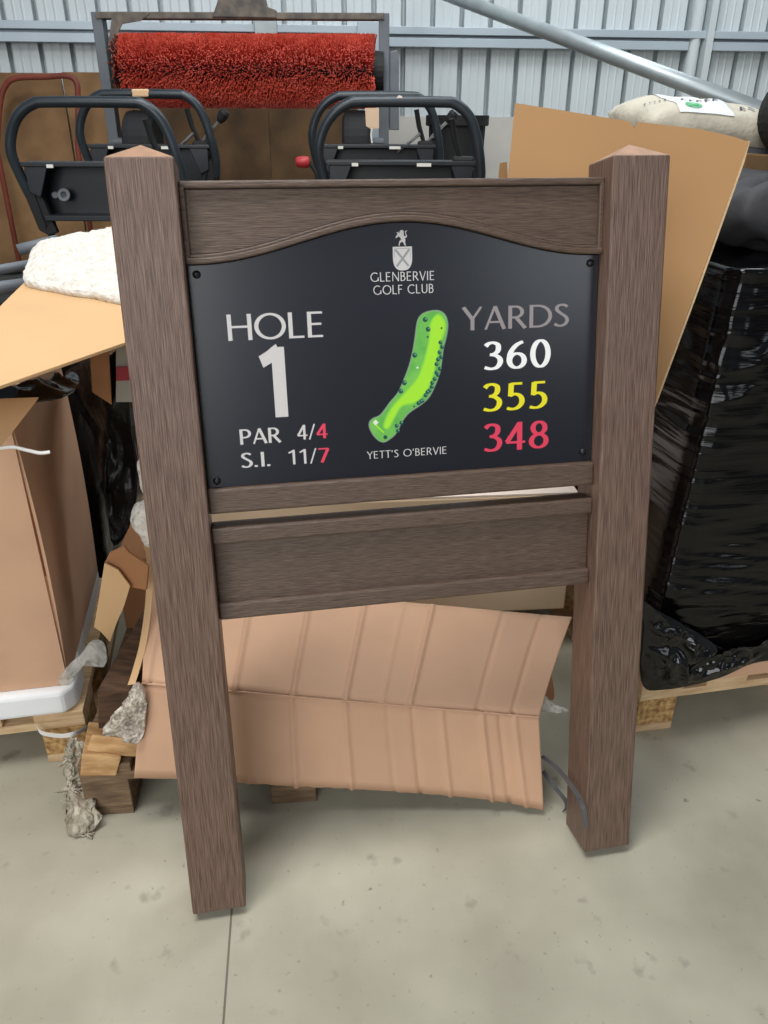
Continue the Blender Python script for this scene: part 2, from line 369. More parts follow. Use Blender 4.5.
# ---- lettering: glyphs drawn with a broad-nib stroke
def arcp(cx, cy, rx, ry, a0, a1, n=14):
    return [(cx + rx * math.cos(math.radians(a0 + (a1 - a0) * i / n)), cy + ry * math.sin(math.radians(a0 + (a1 - a0) * i / n))) for i in range(n + 1)]
def spl(pts, n=7): return [(p.x, p.y) for p in smooth_path([Vector((x, y, 0)) for x, y in pts], n)]
GL = {
 'H': ([[(.08,0),(.08,1)], [(.70,0),(.70,1)], [(.08,.52),(.70,.52)]], .78),
 'O': ([arcp(.5,.5,.43,.465,0,360,36)], 1.0),
 'L': ([[(.08,0),(.08,1)], [(.08,.045),(.50,.045)]], .54),
 'E': ([[(.08,0),(.08,1)], [(.08,.045),(.50,.045)], [(.08,.52),(.46,.52)], [(.08,.955),(.50,.955)]], .58),
 'P': ([[(.08,0),(.08,1)], [(.08,.955),(.26,.955)] + arcp(.26,.705,.25,.25,90,-90) + [(.08,.455)]], .58),
 'A': ([[(.05,0),(.36,1),'n'], [(.36,1),(.68,0),'w'], [(.15,.32),(.57,.32)]], .74),
 'R': ([[(.08,0),(.08,1)], [(.08,.955),(.25,.955)] + arcp(.25,.72,.235,.235,90,-90) + [(.08,.485)], [(.28,.48),(.60,0),'w']], .66),
 'S': ([spl([(.46,.87),(.34,.95),(.22,.955),(.11,.88),(.10,.74),(.24,.58),(.40,.44),(.46,.28),(.40,.12),(.26,.04),(.12,.06),(.03,.14)])], .54),
 'I': ([[(.10,0),(.10,1)]], .22), '.': ([[(.08,0),(.08,.13),'w']], .24), "'": ([[(.10,.98),(.06,.72)]], .2),
 'Y': ([[(.03,1),(.33,.47),'w'], [(.62,1),(.33,.47),'n'], [(.33,.5),(.33,0)]], .66),
 'D': ([[(.08,0),(.08,1)], [(.08,.955),(.30,.955)] + arcp(.30,.5,.43,.455,90,-90,20) + [(.08,.045)]], .8),
 'G': ([arcp(.50,.5,.42,.46,48,330,26), [(.86,.08),(.86,.46)]], .94),
 'N': ([[(.09,0),(.09,1),'n'], [(.09,1),(.72,0),'w'], [(.72,0),(.72,1),'n']], .82),
 'B': ([[(.08,0),(.08,1)], [(.08,.955),(.24,.955)] + arcp(.24,.745,.20,.21,90,-90) + [(.08,.535)], [(.24,.535)] + arcp(.24,.29,.26,.245,90,-90) + [(.08,.045)]], .58),
 'V': ([[(.03,1),(.34,0),'w'], [(.65,1),(.34,0),'n']], .68),
 'F': ([[(.08,0),(.08,1)], [(.08,.52),(.44,.52)], [(.08,.955),(.48,.955)]], .52),
 'C': ([arcp(.50,.5,.43,.46,50,310,26)], .84),
 'U': ([[(.08,1),(.08,.35)] + arcp(.35,.33,.27,.29,180,360) + [(.62,1)]], .72),
 'T': ([[(.30,0),(.30,1)], [(.0,.955),(.60,.955)]], .60), ' ': ([], .34),
 '1': ([[(.36,0),(.36,1)], [(.05,.80),(.20,.865),(.38,.965)]], .62),
 '4': ([[(.44,0),(.44,1)], [(.44,.97),(.04,.29)], [(.02,.28),(.62,.28)]], .66),
 '/': ([[(.02,-.02),(.36,1.02),'n']], .38),
 '7': ([[(.02,.945),(.54,.945)], [(.52,.94),(.18,0),'w']], .58),
 '3': ([spl([(.07,.84),(.16,.93),(.30,.955),(.44,.87),(.44,.68),(.34,.57),(.20,.54)]), spl([(.20,.54),(.38,.50),(.50,.38),(.50,.22),(.40,.08),(.22,.04),(.04,.10)])], .62),
 '6': ([spl([(.50,.95),(.30,.84),(.14,.62),(.085,.36),(.10,.22)]), arcp(.32,.29,.225,.25,0,360,28)], .64),
 '0': ([arcp(.32,.5,.235,.46,0,360,36)], .64),
 '5': ([[(.15,.5),(.17,.955)], [(.15,.94),(.50,.94)], spl([(.13,.52),(.26,.57),(.40,.53),(.49,.40),(.48,.22),(.36,.08),(.20,.04),(.04,.08)])], .62),
 '8': ([arcp(.31,.745,.19,.21,0,360,28), arcp(.31,.275,.235,.235,0,360,28)], .63),
}
PF = .0360    # print lies on the plaque's face
def stroke(m, pts, wn, ww, place, lift):
    mode = None
    if isinstance(pts[-1], str): mode, pts = pts[-1], pts[:-1]
    closed = len(pts) > 8 and math.dist(pts[0], pts[-1]) < 1e-4
    rows = []; n = len(pts)
    for i, (x, y) in enumerate(pts):
        if closed: p, q = pts[(i-1) % (n-1)], pts[(i+1) % (n-1)]
        else: p, q = pts[max(i-1, 0)], pts[min(i+1, n-1)]
        dx, dy = q[0]-p[0], q[1]-p[1]; l = math.hypot(dx, dy) or 1; dx /= l; dy /= l
        wd = wn if mode == 'n' else ww if mode == 'w' else wn + (ww - wn) * abs(dy) ** 1.3
        rows.append((x - dy * wd / 2, y + dx * wd / 2, x + dy * wd / 2, y - dx * wd / 2))
    vs = [(m.bm.verts.new(place(r[0], r[1], lift)), m.bm.verts.new(place(r[2], r[3], lift))) for r in rows]
    for (a, b), (c, d_) in zip(vs, vs[1:]): m.bm.faces.new((a, b, d_, c))
def text(s_, a0, a1, base, h, material, wn=.085, ww=.13, gap=.06):
    tot = sum(GL[c][1] + gap for c in s_) - gap
    kx = (a1 - a0) / tot; m = MB(); x = a0; n = 0
    for c in s_:
        strokes, adv = GL[c]
        for st in strokes:
            n += 1
            stroke(m, st, wn, ww, lambda u, v, lf, x=x: L(x + u * kx, PF - lf, base + v * h), n * 2e-6)
        x += (adv + gap) * kx
    o = m.build('lettering', material, plaque, flat=True)
    return o
def fl(o): 
    return o
text('HOLE', .1545, .3125, 1.0567, .041, M_silver)
text('1', .2000, .2560, .9293, .1145, M_silver, .15, .235)
text('PAR', .1605, .2290, .887, .0255, M_silver, .095, .15); text('4/', .2560, .2860, .889, .025, M_silver, .095, .15); text('4', .2885, .3085, .889, .025, M_red, .10, .16)
text('S.I.', .1595, .2105, .8476, .025, M_silver, .095, .15); text('11/', .2380, .2860, .8476, .025, M_silver, .095, .15); text('7', .2890, .3085, .8476, .025, M_red, .10, .16)
text('YARDS', .5450, .7360, 1.0575, .038, M_dsilver)
text('360', .5815, .7035, .9893, .048, M_white, .085, .165, .08)
text('355', .5800, .7015, .9177, .049, M_yellow, .085, .165, .08)
text('348', .5815, .7035, .8462, .050, M_red, .085, .165, .08)
text('GLENBERVIE', .3900, .4980, 1.1410, .0145, M_silver, .085, .11, .1); text('GOLF CLUB', .3940, .4960, 1.1206, .0145, M_silver, .085, .11, .1)
text("YETT'S O'BERVIE", .3735, .5155, .8480, .0130, M_silver, .085, .11, .1)
# ---- crest: shield with a saltire, lion rampant above
def flat_poly(mb, pts, lift, mi=0):
    vs = [mb.bm.verts.new(L(x, PF - lift, y)) for x, y in pts]; f = mb.bm.faces.new(vs); f.normal_update(); f.material_index = mi
    bmesh.ops.triangulate(mb.bm, faces=[f])
cx = .4445
crest = MB()
sh = [(cx-.0160,1.1945),(cx+.0160,1.1945)] + [(cx+.0160*math.cos(t)**.7, 1.176-.0185*math.sin(t)) for t in [i*math.pi/2/8 for i in range(9)]][:-1] + [(cx,1.1575)] + [(cx-.0160*math.cos(t)**.7, 1.176-.0185*math.sin(t)) for t in [i*math.pi/2/8 for i in range(8, -1, -1)]][1:]
flat_poly(crest, sh, 0)
lion = [(-.006,1.1960),(-.0045,1.1960),(-.0035,1.2000),(0,1.2025),(.0025,1.1995),(.004,1.1960),(.0062,1.1960),(.0048,1.2005),(.0055,1.2040),(.0048,1.2075),(.0075,1.2085),(.0085,1.2115),(.0065,1.2140),(.0062,1.2165),(.0088,1.2188),(.0080,1.2195),(.0048,1.2175),(.0052,1.2140),(.0065,1.2115),(.0060,1.2100),(.0032,1.2110),(.0028,1.2150),(.0030,1.2180),(.0010,1.2200),(-.0025,1.2195),(-.0040,1.2170),(-.0030,1.2150),(-.0065,1.2170),(-.0095,1.2165),(-.0070,1.2145),(-.0100,1.2105),(-.0110,1.2075),(-.0085,1.2085),(-.0055,1.2105),(-.0030,1.2085),(-.0015,1.2055),(-.0040,1.2035),(-.0055,1.2000)]
flat_poly(crest, [(cx + x, y) for x, y in lion], 0)
m = crest
for (x0, y0, x1, y1) in ((-.0115, 1.190, .0100, 1.164), (.0115, 1.190, -.0100, 1.164)):
    dx, dy = x1-x0, y1-y0; l = math.hypot(dx, dy); nx, ny = -dy/l*.0017, dx/l*.0017
    flat_poly(m, [(cx+x0+nx, y0+ny), (cx+x1+nx, y1+ny), (cx+x1-nx, y1-ny), (cx+x0-nx, y0-ny)], .00006 + (x0 > 0) * .00002, 1)
for x0, y0, x1, y1 in ((-.0128, 1.1912, .0128, 1.1920), (-.0128, 1.178, -.0134, 1.1912), (.0128, 1.178, .0134, 1.1912)):
    flat_poly(m, [(cx+x0, y0), (cx+x1, y0), (cx+x1, y1), (cx+x0, y1)], .00005, 1)
crest = m.build('crest', M_silver, plaque, flat=True); crest.data.materials.append(mat('print_crest_grey', (142, 146, 148), .5))
# ---- map of the hole
outer = [(0.5027, 1.0933), (0.5155, 1.0858), (0.5207, 1.0703), (0.5183, 1.0499), (0.5126, 1.0294), (0.5091, 1.0061), (0.5053, 0.9879), (0.4981, 0.9698), (0.4868, 0.9491), (0.4728, 0.9365), (0.4505, 0.923), (0.4378, 0.9089), (0.4277, 0.8906), (0.4165, 0.8804), (0.4026, 0.8745), (0.3892, 0.8822), (0.379, 0.899), (0.3781, 0.9112), (0.3851, 0.9188), (0.3988, 0.9247), (0.4157, 0.945), (0.4297, 0.9601), (0.4412, 0.9832), (0.4498, 1.0037), (0.4571, 1.0293), (0.4618, 1.0547), (0.4654, 1.0749), (0.4718, 1.0861), (0.4839, 1.092)]
fair = [(0.5025, 1.085), (0.5132, 1.0731), (0.513, 1.0578), (0.506, 1.0401), (0.4988, 1.0119), (0.4886, 0.9756), (0.4759, 0.955), (0.4592, 0.9413), (0.4358, 0.9359), (0.4216, 0.9153), (0.4116, 0.8997), (0.4049, 0.9042), (0.418, 0.9316), (0.446, 0.9606), (0.4655, 0.982), (0.4769, 1.0076), (0.4871, 1.0435), (0.4902, 1.0715)]
def offs(P, k):
    n = len(P); out = []
    for i in range(n):
        (x0, y0), (x1, y1) = P[i-1], P[(i+1) % n]; dx, dy = x1-x0, y1-y0; l = math.hypot(dx, dy)
        out.append((P[i][0] + dy/l*k, P[i][1] - dx/l*k))
    return out
def sm(P): return [(p.x, p.y) for p in smooth_path([Vector((x, y, 0)) for x, y in P], 4, True)]
m = MB()
for k, P_ in enumerate((outer, offs(outer, .0009), offs(outer, .0019), offs(outer, .0034), offs(fair, -.0022), fair, offs(fair, .0016))): flat_poly(m, sm(P_), .00004 * k, k)
def disc(mb, x, y, r, lift, mi=7, n=12): flat_poly(mb, [(x + r*math.cos(2*math.pi*i/n), y + r*math.sin(2*math.pi*i/n)) for i in range(n)], lift, mi)
trees = [(0.4804, 1.0782), (0.4852, 1.0622), (0.461, 1.0206), (0.4423, 0.9753), (0.4357, 0.9617), (0.506, 1.0396), (0.5086, 1.0322), (0.5044, 1.0233), (0.507, 1.0154), (0.5015, 1.0117), (0.4986, 1.004), (0.5045, 0.9959), (0.4984, 0.9896), (0.5011, 0.9855), (0.495, 0.9792), (0.4905, 0.9728), (0.4898, 0.9662), (0.4856, 0.9598), (0.482, 0.9573), (0.4786, 0.9522), (0.4702, 0.942), (0.4729, 0.9432), (0.466, 0.9395), (0.4351, 0.9072), (0.4267, 0.9028), (0.4287, 0.8938)]
for i, (x, y) in enumerate(trees):
    r = .0042 if i < 5 else .0036
    disc(m, x, y, r, .0003 + i*2e-6); disc(m, x + .0013, y + .0012, r*.42, .00036 + i*2e-6, 8, 8)
for i, (x, y) in enumerate([(0.4842, 1.0497), (0.5084, 1.0631), (0.4582, 0.9341), (.4063, .8842)]): disc(m, x, y, .0018 if i < 3 else .0036, .0003)
flat_poly(m, [(0.3853, 0.9107), (0.3904, 0.9158), (0.3956, 0.9101), (0.39, 0.9051)], .0003, 9)
flat_poly(m, [(0.3893, 0.9052), (0.4031, 0.8914), (0.4049, 0.8932), (0.3911, 0.9070)], .00032, 6); disc(m, .4655, .9995, .0018, .0003, 9)
hole = m.build('hole_map', mat('print_halo', (74, 84, 84), .5), plaque, flat=True)
for m_ in (mat('print_halo_pale', (132, 158, 132), .5), mat('print_halo_green', (122, 178, 108), .5), M_mrough, mat('print_semi_green', (132, 212, 66), .5), mat('print_fairway_edge', (152, 226, 56), .5), M_mfair, M_mtree, M_mtree2, mat('print_pale', (222, 236, 214), .5)): hole.data.materials.append(m_)
tag(hole, label='green map of a curving golf hole printed on the plaque')

# ------------------------------------------------------------------ pallets
def pallet(org, yaw, wd, dp, label, mats=(M_pine2, M_chip), blocks=((0, .5, 1), (0, .5, 1)), skirt=True):
    """pallet with its front-left corner at org"""
    e = empty('wooden_pallet', org, (0, 0, yaw), label=label, cat='pallet', group='wooden pallets under the loads')
    bw, bl = .10, .12
    for v in blocks[1]:
        y0 = v * (dp - bl)
        for u in blocks[0]:
            x0 = u * (wd - bw)
            MB().box((x0, y0, .022), (x0 + bw, y0 + bl, .10)).build('block', mats[1], e, bevel=.003)
    for u in blocks[0]:
        x0 = u * (wd - bw)
        MB().box((x0, 0, 0), (x0 + bw, dp, .022)).build('bottom_board', mats[0], e, bevel=.002)
    for v in (0, .5, 1):
        y0 = v * (dp - bl)
        MB().box((0, y0, .10), (wd, y0 + bl, .122)).build('stringer_board', mats[0], e, bevel=.002)
    n = 6
    for i in range(n):
        x0 = i * (wd - .11) / (n - 1)
        MB().box((x0, 0, .122), (x0 + .11, dp, .144)).build('deck_board', mats[0], e, bevel=.002)
    return e
YA = math.radians(11)
# right load
RX = Vector((math.cos(YA), math.sin(YA), 0)); RN = Vector((-math.sin(YA), math.cos(YA), 0))
RO = atz(634, 733, 0)
pallet(RO, YA, .98, 1.15, 'pale wooden pallet under the black-wrapped load on the right')
def RL(a, b, z): return RO + RX * a + RN * b + Vector((0, 0, z))
e = MB().hexa([RL(-.005, -.006, .1445), RL(1.0, -.006, .1445), RL(1.0, 1.15, .1445), RL(-.005, 1.15, .1445)], [RL(-.005, -.006, .186), RL(1.0, -.006, .186), RL(1.0, 1.15, .186), RL(-.005, 1.15, .186)])
tag(e.build('cardboard_tray', M_cardp), 'shallow pinkish cardboard tray showing under the black-wrapped load on the right', 'tray')

def ridge(p, k, pw=5): return (1 - abs(noise.noise(p * k))) ** pw
def wrapped(name, bot, top, material, label, cat, amp=.008, n=26, seed=0, horiz=True, extra=None):
    """a stretch-wrapped stack: bot and top are the four corners, front-left first, anticlockwise"""
    bot = [Vector(p) for p in bot]; top = [Vector(p) for p in top]
    m = MB(); cen = sum(bot + top, Vector()) / 8
    def lay(i, j, f):
        return f
    def disp(p, nrm):
        q = Vector((p.x * 3, p.y * 3, p.z * 16 if horiz else p.z * 5)) + Vector((seed, 0, 0))
        if extra: p = p + nrm * extra(p)
        return p + nrm * (amp * noise.noise(q) + amp * .7 * noise.noise(p * 9 + Vector((seed, 3, 1))))
    ring = []
    per = n
    for k in range(per * 4):
        s_, t = divmod(k, per); ring.append((s_, t / per))
    layers = []
    nz_ = n * 2 if extra else n
    for j in range(nz_ + 1):
        v = j / nz_; row = []
        for s_, t in ring:
            a = bot[s_].lerp(top[s_], v); b = bot[(s_+1) % 4].lerp(top[(s_+1) % 4], v)
            p = a.lerp(b, t); out = p - cen; out.z = 0; out.normalize()
            # round the corners and sag a little between them
            k_ = min(t, 1 - t); c_ = .018 * max(0, 1 - k_ / .05)
            row.append(m.bm.verts.new(disp(p - out * c_, out)))
        layers.append(row)
    N = len(ring)
    for j in range(nz_):
        for k in range(N): m.bm.faces.new((layers[j][k], layers[j][(k+1) % N], layers[j+1][(k+1) % N], layers[j+1][k]))
    for row, sgn in ((layers[0], -1), (layers[-1], 1)):
        c = m.bm.verts.new(sum((v.co for v in row), Vector()) / N); prev = row
        for q in (.96, .7, .35):
            ring2 = []
            for v in row:
                p = c.co.lerp(v.co, q); 
                if sgn > 0: p.z += amp * noise.noise(p * 8)
                ring2.append(m.bm.verts.new(p))
            for k in range(N): m.bm.faces.new((prev[k], prev[(k+1) % N], ring2[(k+1) % N], ring2[k]))
            prev = ring2
        for k in range(N): m.bm.faces.new((prev[k], prev[(k+1) % N], c))
    o = m.build(name, material, smooth=True, loc=(bot[0] + bot[2]) / 2)
    return tag(o, label, cat)
Tfl = at(741, 272, 1.56); Bfl = at(650, 640, 1.505); Bfl.z = .19
H_ = Tfl.z
rload = wrapped('wrapped_pallet_load', [Bfl, Bfl + RX * .93, Bfl + RX * .93 + RN * 1.05, Bfl + RN * 1.05],
        [Tfl, Tfl + RX * .82, Tfl + RX * .82 + RN * 1.0, Tfl + RN * 1.0], M_wrap, 'tall load in glossy black stretch film standing on the pallet on the right', 'wrapped load', amp=.007, n=84,
        extra=lambda p: .016 * math.exp(-((p - Tfl - RX * .10 + Vector((0, 0, .12))).length / .17) ** 2) * (ridge(p + Vector((3, 0, 0)), 11) - .4) + .011 * ridge(Vector((p.x * 1.3, p.y * 1.3, p.z * 34 + p.x * 5)), 1, 3) * math.exp(-((p.z - .38) / .13) ** 2) * min(1, max(0, (p - Bfl).dot(RX) / .12)) + .003 * ridge(Vector((p.x * 4, p.y * 4, p.z * 34)), 1, 6))
# crumpled film around its foot and down its corner
ol = [(641, 600), (660, 612), (690, 628), (730, 652), (752, 650), (785, 634), (785, 656), (752, 664), (722, 677), (690, 686), (662, 690), (645, 688), (640, 664), (643, 630)]
pts = [at(x, y, 1.475 + (x - 640) * .00042) for x, y in ol]
MB().radial([p for p in smooth_path(pts, 9, True)], -RN, lambda q: .012 * (1 - q * q), .006, 40, lambda p, q: .03 * (1 - q ** 4) * (ridge(p, 15, 3) * .7 + ridge(p + Vector((5, 2, 1)), 31, 3) * .3 - .3)).build('film_skirt', M_wrapc, None, smooth=True)
fs = bpy.data.objects['film_skirt']; fs.parent = rload; fs.matrix_parent_inverse = Matrix.Translation(-rload.location)
# left load and box
LO = atz(40, 765, 0); LX = Vector((math.cos(YA), math.sin(YA), 0)); LN = Vector((-math.sin(YA), math.cos(YA), 0))
LC = atz(93, 757, 0)                                     # front-right foot of the left pallet
lp = pallet(LC - LX * 1.0, YA, 1.0, .60, 'wooden pallet with chipboard blocks under the cardboard box on the left')
def LL(a, b, z): return LC + LX * a + LN * b + Vector((0, 0, z))
# foam slab under the box
m = MB(); 
def foamf(z): return [LL(-1.0, -.01, z), LL(-.035, -.01, z), LL(-.008, .02, z), LL(-.008, .10, z), LL(-.026, .16, z), LL(-.026, .55, z), LL(-1.0, .55, z)]
m.prism(foamf(.1455), (0, 0, .066))
tag(m.build('foam_slab', mat('foam_board', (236, 238, 238), .7, bump=.3, bscale=30), bevel=.012, seg=3), 'white foam slab sandwiched between the left pallet and the big cardboard box', 'foam slab')
bx = empty('cardboard_box', LL(-.45, .25, .213), label='big brown cardboard box on the left pallet, its side in deep shade', cat='box')
def child(o, p):
    o.parent = p; o.matrix_parent_inverse = (Matrix.LocRotScale(p.location, p.rotation_euler, None)).inverted(); return o
zt = .885
m = MB()
def fb(u, v):   # front face bulges slightly
    p = LL(-1.0 + .978 * u, .012 - .02 * math.sin(math.pi * u) * math.sin(math.pi * v), .213 + (zt - .213) * v); return p
m.grid(fb, 12, 12, lambda u, v: LN * .006)
child(m.build('front_panel', M_cardp, smooth=False), bx)
def fr(u, v):
    return LL(-.022 + .010 * math.sin(math.pi * v), .018 + .50 * u, .213 + (zt - .213) * v)
child(MB().grid(fr, 8, 12, lambda u, v: -LX * .006).build('side_panel', M_cardp), bx)
child(MB().grid(lambda u, v: LL(-1.0 + .972 * u, .515, .213 + (zt - .213) * v), 6, 6, lambda u, v: -LN * .006).build('back_panel', M_cardd), bx)
child(MB().grid(lambda u, v: LL(-1.0 + .972 * u, .02 + .5 * v, .213), 4, 4, lambda u, v: Vector((0, 0, .005))).build('bottom_panel', M_cardd), bx)
# its torn top flap, bent out to the front
A, B, C, D = at(-40, 402, 1.27), at(38, 399, 1.33), at(0, 448, 1.22), at(-40, 480, 1.20)
child(MB().prism([A, B, C, D], (0, .004, .002)).build('top_flap', M_cardb), bx)
pt = [at(-5, 449, 1.205), at(12, 447, 1.21), at(26, 450, 1.215), at(40, 453, 1.22), at(50, 452, 1.225)]
child(MB().tube(smooth_path(pt, 5), .003, 6).build('tape', M_strapw), bx)

# black film-wrapped load behind the left box
q = Vector((-.33, 2.0, 0))
bl = [LL(-.95, .66, 0), LL(-.02, .66, 0), LL(-.02, 1.22, 0), LL(-.95, 1.22, 0)]
m_ = [p + Vector((0, 0, .93)) for p in bl]
lload = wrapped('wrapped_pallet_load', bl, m_, M_wrapm, 'dark load in loose black film standing behind the big cardboard box on the left', 'wrapped load', amp=.03, horiz=False, seed=5)
ol = [(66, 372), (105, 358), (124, 352), (130, 420), (138, 470), (132, 520), (114, 545), (104, 500), (92, 440), (78, 405)]
pts = [at(x, y, 1.64 + .006 * max(0, 105 - x)) for x, y in ol]
fs = MB().radial(smooth_path(pts, 4, True), (.2, -1, .2), lambda q: .02 * (1 - q), .02, 14, .03, 14).build('black_film', M_wrapm, None, smooth=True)
f2 = MB().radial(smooth_path([atz(x, y, .893) for x, y in ((-30, 402), (20, 391), (60, 378), (76, 372), (80, 384), (62, 396), (38, 400), (0, 405))], 5, True), (0, 0, 1), lambda q: .012 * (1 - q * q), .004, 16, lambda p, q: .02 * (1 - q ** 4) * (ridge(p, 16, 3) - .4)).build('black_film', M_wrapc, None, smooth=True)
tag(f2, 'glinting black film strip on top of the big cardboard box, under the pale sheet', 'film')
tag(fs, 'loose crumpled black film hanging in the dark gap beside the big cardboard box', 'film')

# ------------------------------------------------------------------ big cardboard flap with foam on top (left)
F1, F2, F3 = at(0, 386, 1.20), at(124, 343, 1.35), at(66, 241, 1.92)
n1 = (F2 - F1).cross(F3 - F1).normalized(); n1 = n1 if n1.z > 0 else -n1
def FP(x, y): return onplane(x, y, F1, n1)
cs = [FP(-90, 417), FP(143, 336), FP(130, 222), FP(112, 226), FP(66, 241), FP(0, 306), FP(-90, 392)]
m = MB(); m.prism(cs, -n1 * .006)
tag(m.build('cardboard_sheet', M_cardb, bevel=.001, loc=cs[0]), 'flat pale cardboard sheet lying over the load beside the left post, white foam on it', 'cardboard')
ol = [(25, 285), (27, 272), (33, 256), (44, 246), (58, 243), (78, 239), (100, 236), (118, 232), (136, 230), (142, 262), (146, 300), (126, 305), (110, 303), (92, 299), (74, 297), (55, 293), (38, 290)]
pts = [FP(x, y) + n1 * .012 for x, y in ol]
fo = MB().radial(smooth_path(pts, 5, True), n1, lambda q: .014 * (1 - q ** 6) , .011, 26, .006, 60).build('foam_sheet', M_foam, smooth=True)
tag(fo, 'crumpled white foam sheet lying on the pale cardboard by the left post', 'foam sheet')
# broken odds and ends seen under it
m = MB().prism([at(93, 358, 1.75), at(110, 352, 1.75), at(119, 382, 1.75), at(104, 400, 1.75)], (0, .006, 0))

# ------------------------------------------------------------------ middle: pallet, box, creased cardboard
MO = atz(88, 816, 0)
YM = math.radians(5)
mp = pallet(MO, YM, .90, .95, 'weathered pallet with a broken corner under the creased cardboard behind the sign', mats=(M_oldwood, M_oldwood))
MXv, MNv = Vector((math.cos(YM), math.sin(YM), 0)), Vector((-math.sin(YM), math.cos(YM), 0))
def ML(a, b, z): return MO + MXv * a + MNv * b + Vector((0, 0, z))
tb = empty('cardboard_box', ML(.55, .65, .145), label='tan cardboard box with pale top hidden behind the sign lower board', cat='box')
M_carton = mat('carton_pale', (216, 190, 158), .8, var=.06, vscale=5)
m = MB(); m.hexa([ML(.16, .50, .145), ML(1.20, .50, .145), ML(1.20, .94, .145), ML(.16, .94, .145)], [ML(.16, .50, .50), ML(1.20, .50, .50), ML(1.20, .94, .50), ML(.16, .94, .50)])
child(m.build('carton', M_carton, bevel=.004), tb)
m = MB()
for k in (0, 1):
    y0, y1 = (.502, .692) if k == 0 else (.698, .938)
    m.hexa([ML(.162, y0, .5005), ML(1.198, y0, .5005), ML(1.198, y1, .5005), ML(.162, y1, .5005)], [ML(.162, y0, .505), ML(1.198, y0, .505), ML(1.198, y1, .505), ML(.162, y1, .505)])
child(m.build('top_flap', mat('pale_flap', (232, 214, 200), .6)), tb)

# creased sheet
CR = empty('cardboard_sheet', at(340, 790, 1.25), label='brown cardboard sheet with a fold and vertical creases lying behind the sign feet', cat='cardboard')
def crs(u, lst, wd, amp):
    s_ = 0
    for c, a in lst: s_ += a * math.exp(-((u - c) / wd) ** 2)
    return s_ * amp
BL_, BR_ = at(134, 778, 1.205), at(542, 803, 1.25)
ML_, MR_ = at(142, 683, 1.262), at(539, 717, 1.29)
TL_, TR_ = at(147, 579, 1.56), at(572, 617, 1.50)
low_cr = [(.26, .5), (.375, 1), (.51, .9), (.615, -.4), (.68, -.8), (.755, .8), (.86, 1), (.905, -.8), (.945, .7)]
up_cr = [(.03, .7), (.24, 1), (.38, 1), (.51, 1), (.60, .4), (.67, 1), (.84, -.5), (.93, -.6)]
def flow(u, v):
    p = BL_.lerp(BR_, u).lerp(ML_.lerp(MR_, u), v)
    sag = .012 * math.sin(math.pi * u) * (1 - v)
    p.z += sag * .6 - .012 * (1 - v) * max(0, u - .72) / .28 * -0
    p.y += -crs(u + .02 * (v - .5), low_cr, .006, .007) - .02 * (1 - v) * max(0, (u - .7) / .3) ** 2 + .004 * noise.noise(Vector((u * 4, v * 2, 0)))
    p.z += .0025 * noise.noise(Vector((u * 40, 0, 3))) * (1 - v) ** 3
    return p
def fup(u, v):
    p = ML_.lerp(MR_, u).lerp(TL_.lerp(TR_, u), v)
    k = u - .12 * (v - .5) * (1 - u) * .3
    p += Vector((0, -.7, .7)) * (crs(k, up_cr, .006, .009) - .02 * math.sin(math.pi * v) * max(0, (u - .6) / .4) + .005 * noise.noise(Vector((u * 4, v * 2, 7))))
    return p
nl = Vector((0, 1, .1)).normalized(); nu_ = Vector((0, .75, -.6)).normalized()
child(MB().grid(flow, 260, 10, lambda u, v: nl * .005).build('lower_panel', M_cardp, smooth=True), CR)
child(MB().grid(fup, 260, 14, lambda u, v: nu_ * .005).build('upper_panel', M_cardp, smooth=True), CR)
m = MB(); m.tube([ML_ + Vector((0, -.002, .001)), ML_.lerp(MR_, .5) + Vector((0, -.003, .001)), MR_ + Vector((0, -.002, .001))], .0018, 6)
child(m.build('fold', M_cardp), CR)
# perforated side strip along its left edge
stp = [at(150, 545, 1.58), at(153, 560, 1.56), at(152, 600, 1.47), at(147, 640, 1.37), at(140, 668, 1.30), at(135, 684, 1.258)]
m = MB(); 
P_ = smooth_path(stp, 5)
for i in range(len(P_) - 1):
    w_ = Vector((-.014, -.004, 0))
    m.hexa([P_[i], P_[i] + w_, P_[i] + w_ + Vector((0, .004, 0)), P_[i] + Vector((0, .004, 0))], [P_[i+1], P_[i+1] + w_, P_[i+1] + w_ + Vector((0, .004, 0)), P_[i+1] + Vector((0, .004, 0))])
child(m.build('torn_edge', M_cardb), CR)
# strapping tails at its right end
sp_ = empty('strapping_band', at(548, 765, 1.275), label='cut grey strapping band curling from the cardboard to the right post foot', cat='strap')
for pth in ([(540, 757, 1.285), (556, 770, 1.24), (570, 788, 1.17), (580, 806, 1.13), (584, 828, 1.115)], [(541, 772, 1.285), (551, 786, 1.262), (561, 798, 1.25), (565, 806, 1.245), (562, 812, 1.24)]):
    m = MB(); P_ = smooth_path([at(*p) for p in pth], 6)
    for i in range(len(P_) - 1):
        w_ = Vector((.007, -.001, .007)); t_ = Vector((.0006, -.0008, 0))
        m.hexa([P_[i], P_[i] + w_, P_[i] + w_ + t_, P_[i] + t_], [P_[i+1], P_[i+1] + w_, P_[i+1] + w_ + t_, P_[i+1] + t_])
    child(m.build('band', M_strap), sp_)
m = MB().radial(smooth_path([at(*p) for p in ((536, 700, 1.36), (546, 696, 1.36), (552, 703, 1.36), (567, 709, 1.34), (566, 714, 1.34), (548, 712, 1.35), (538, 712, 1.36))], 4, True), (0, -1, .3), lambda q: .006 * (1 - q), .002, 8, .012, 60)
tag(m.build('film_scrap', M_clear, smooth=True), 'small clear film scrap at the right fold end of the creased cardboard', 'film scrap')
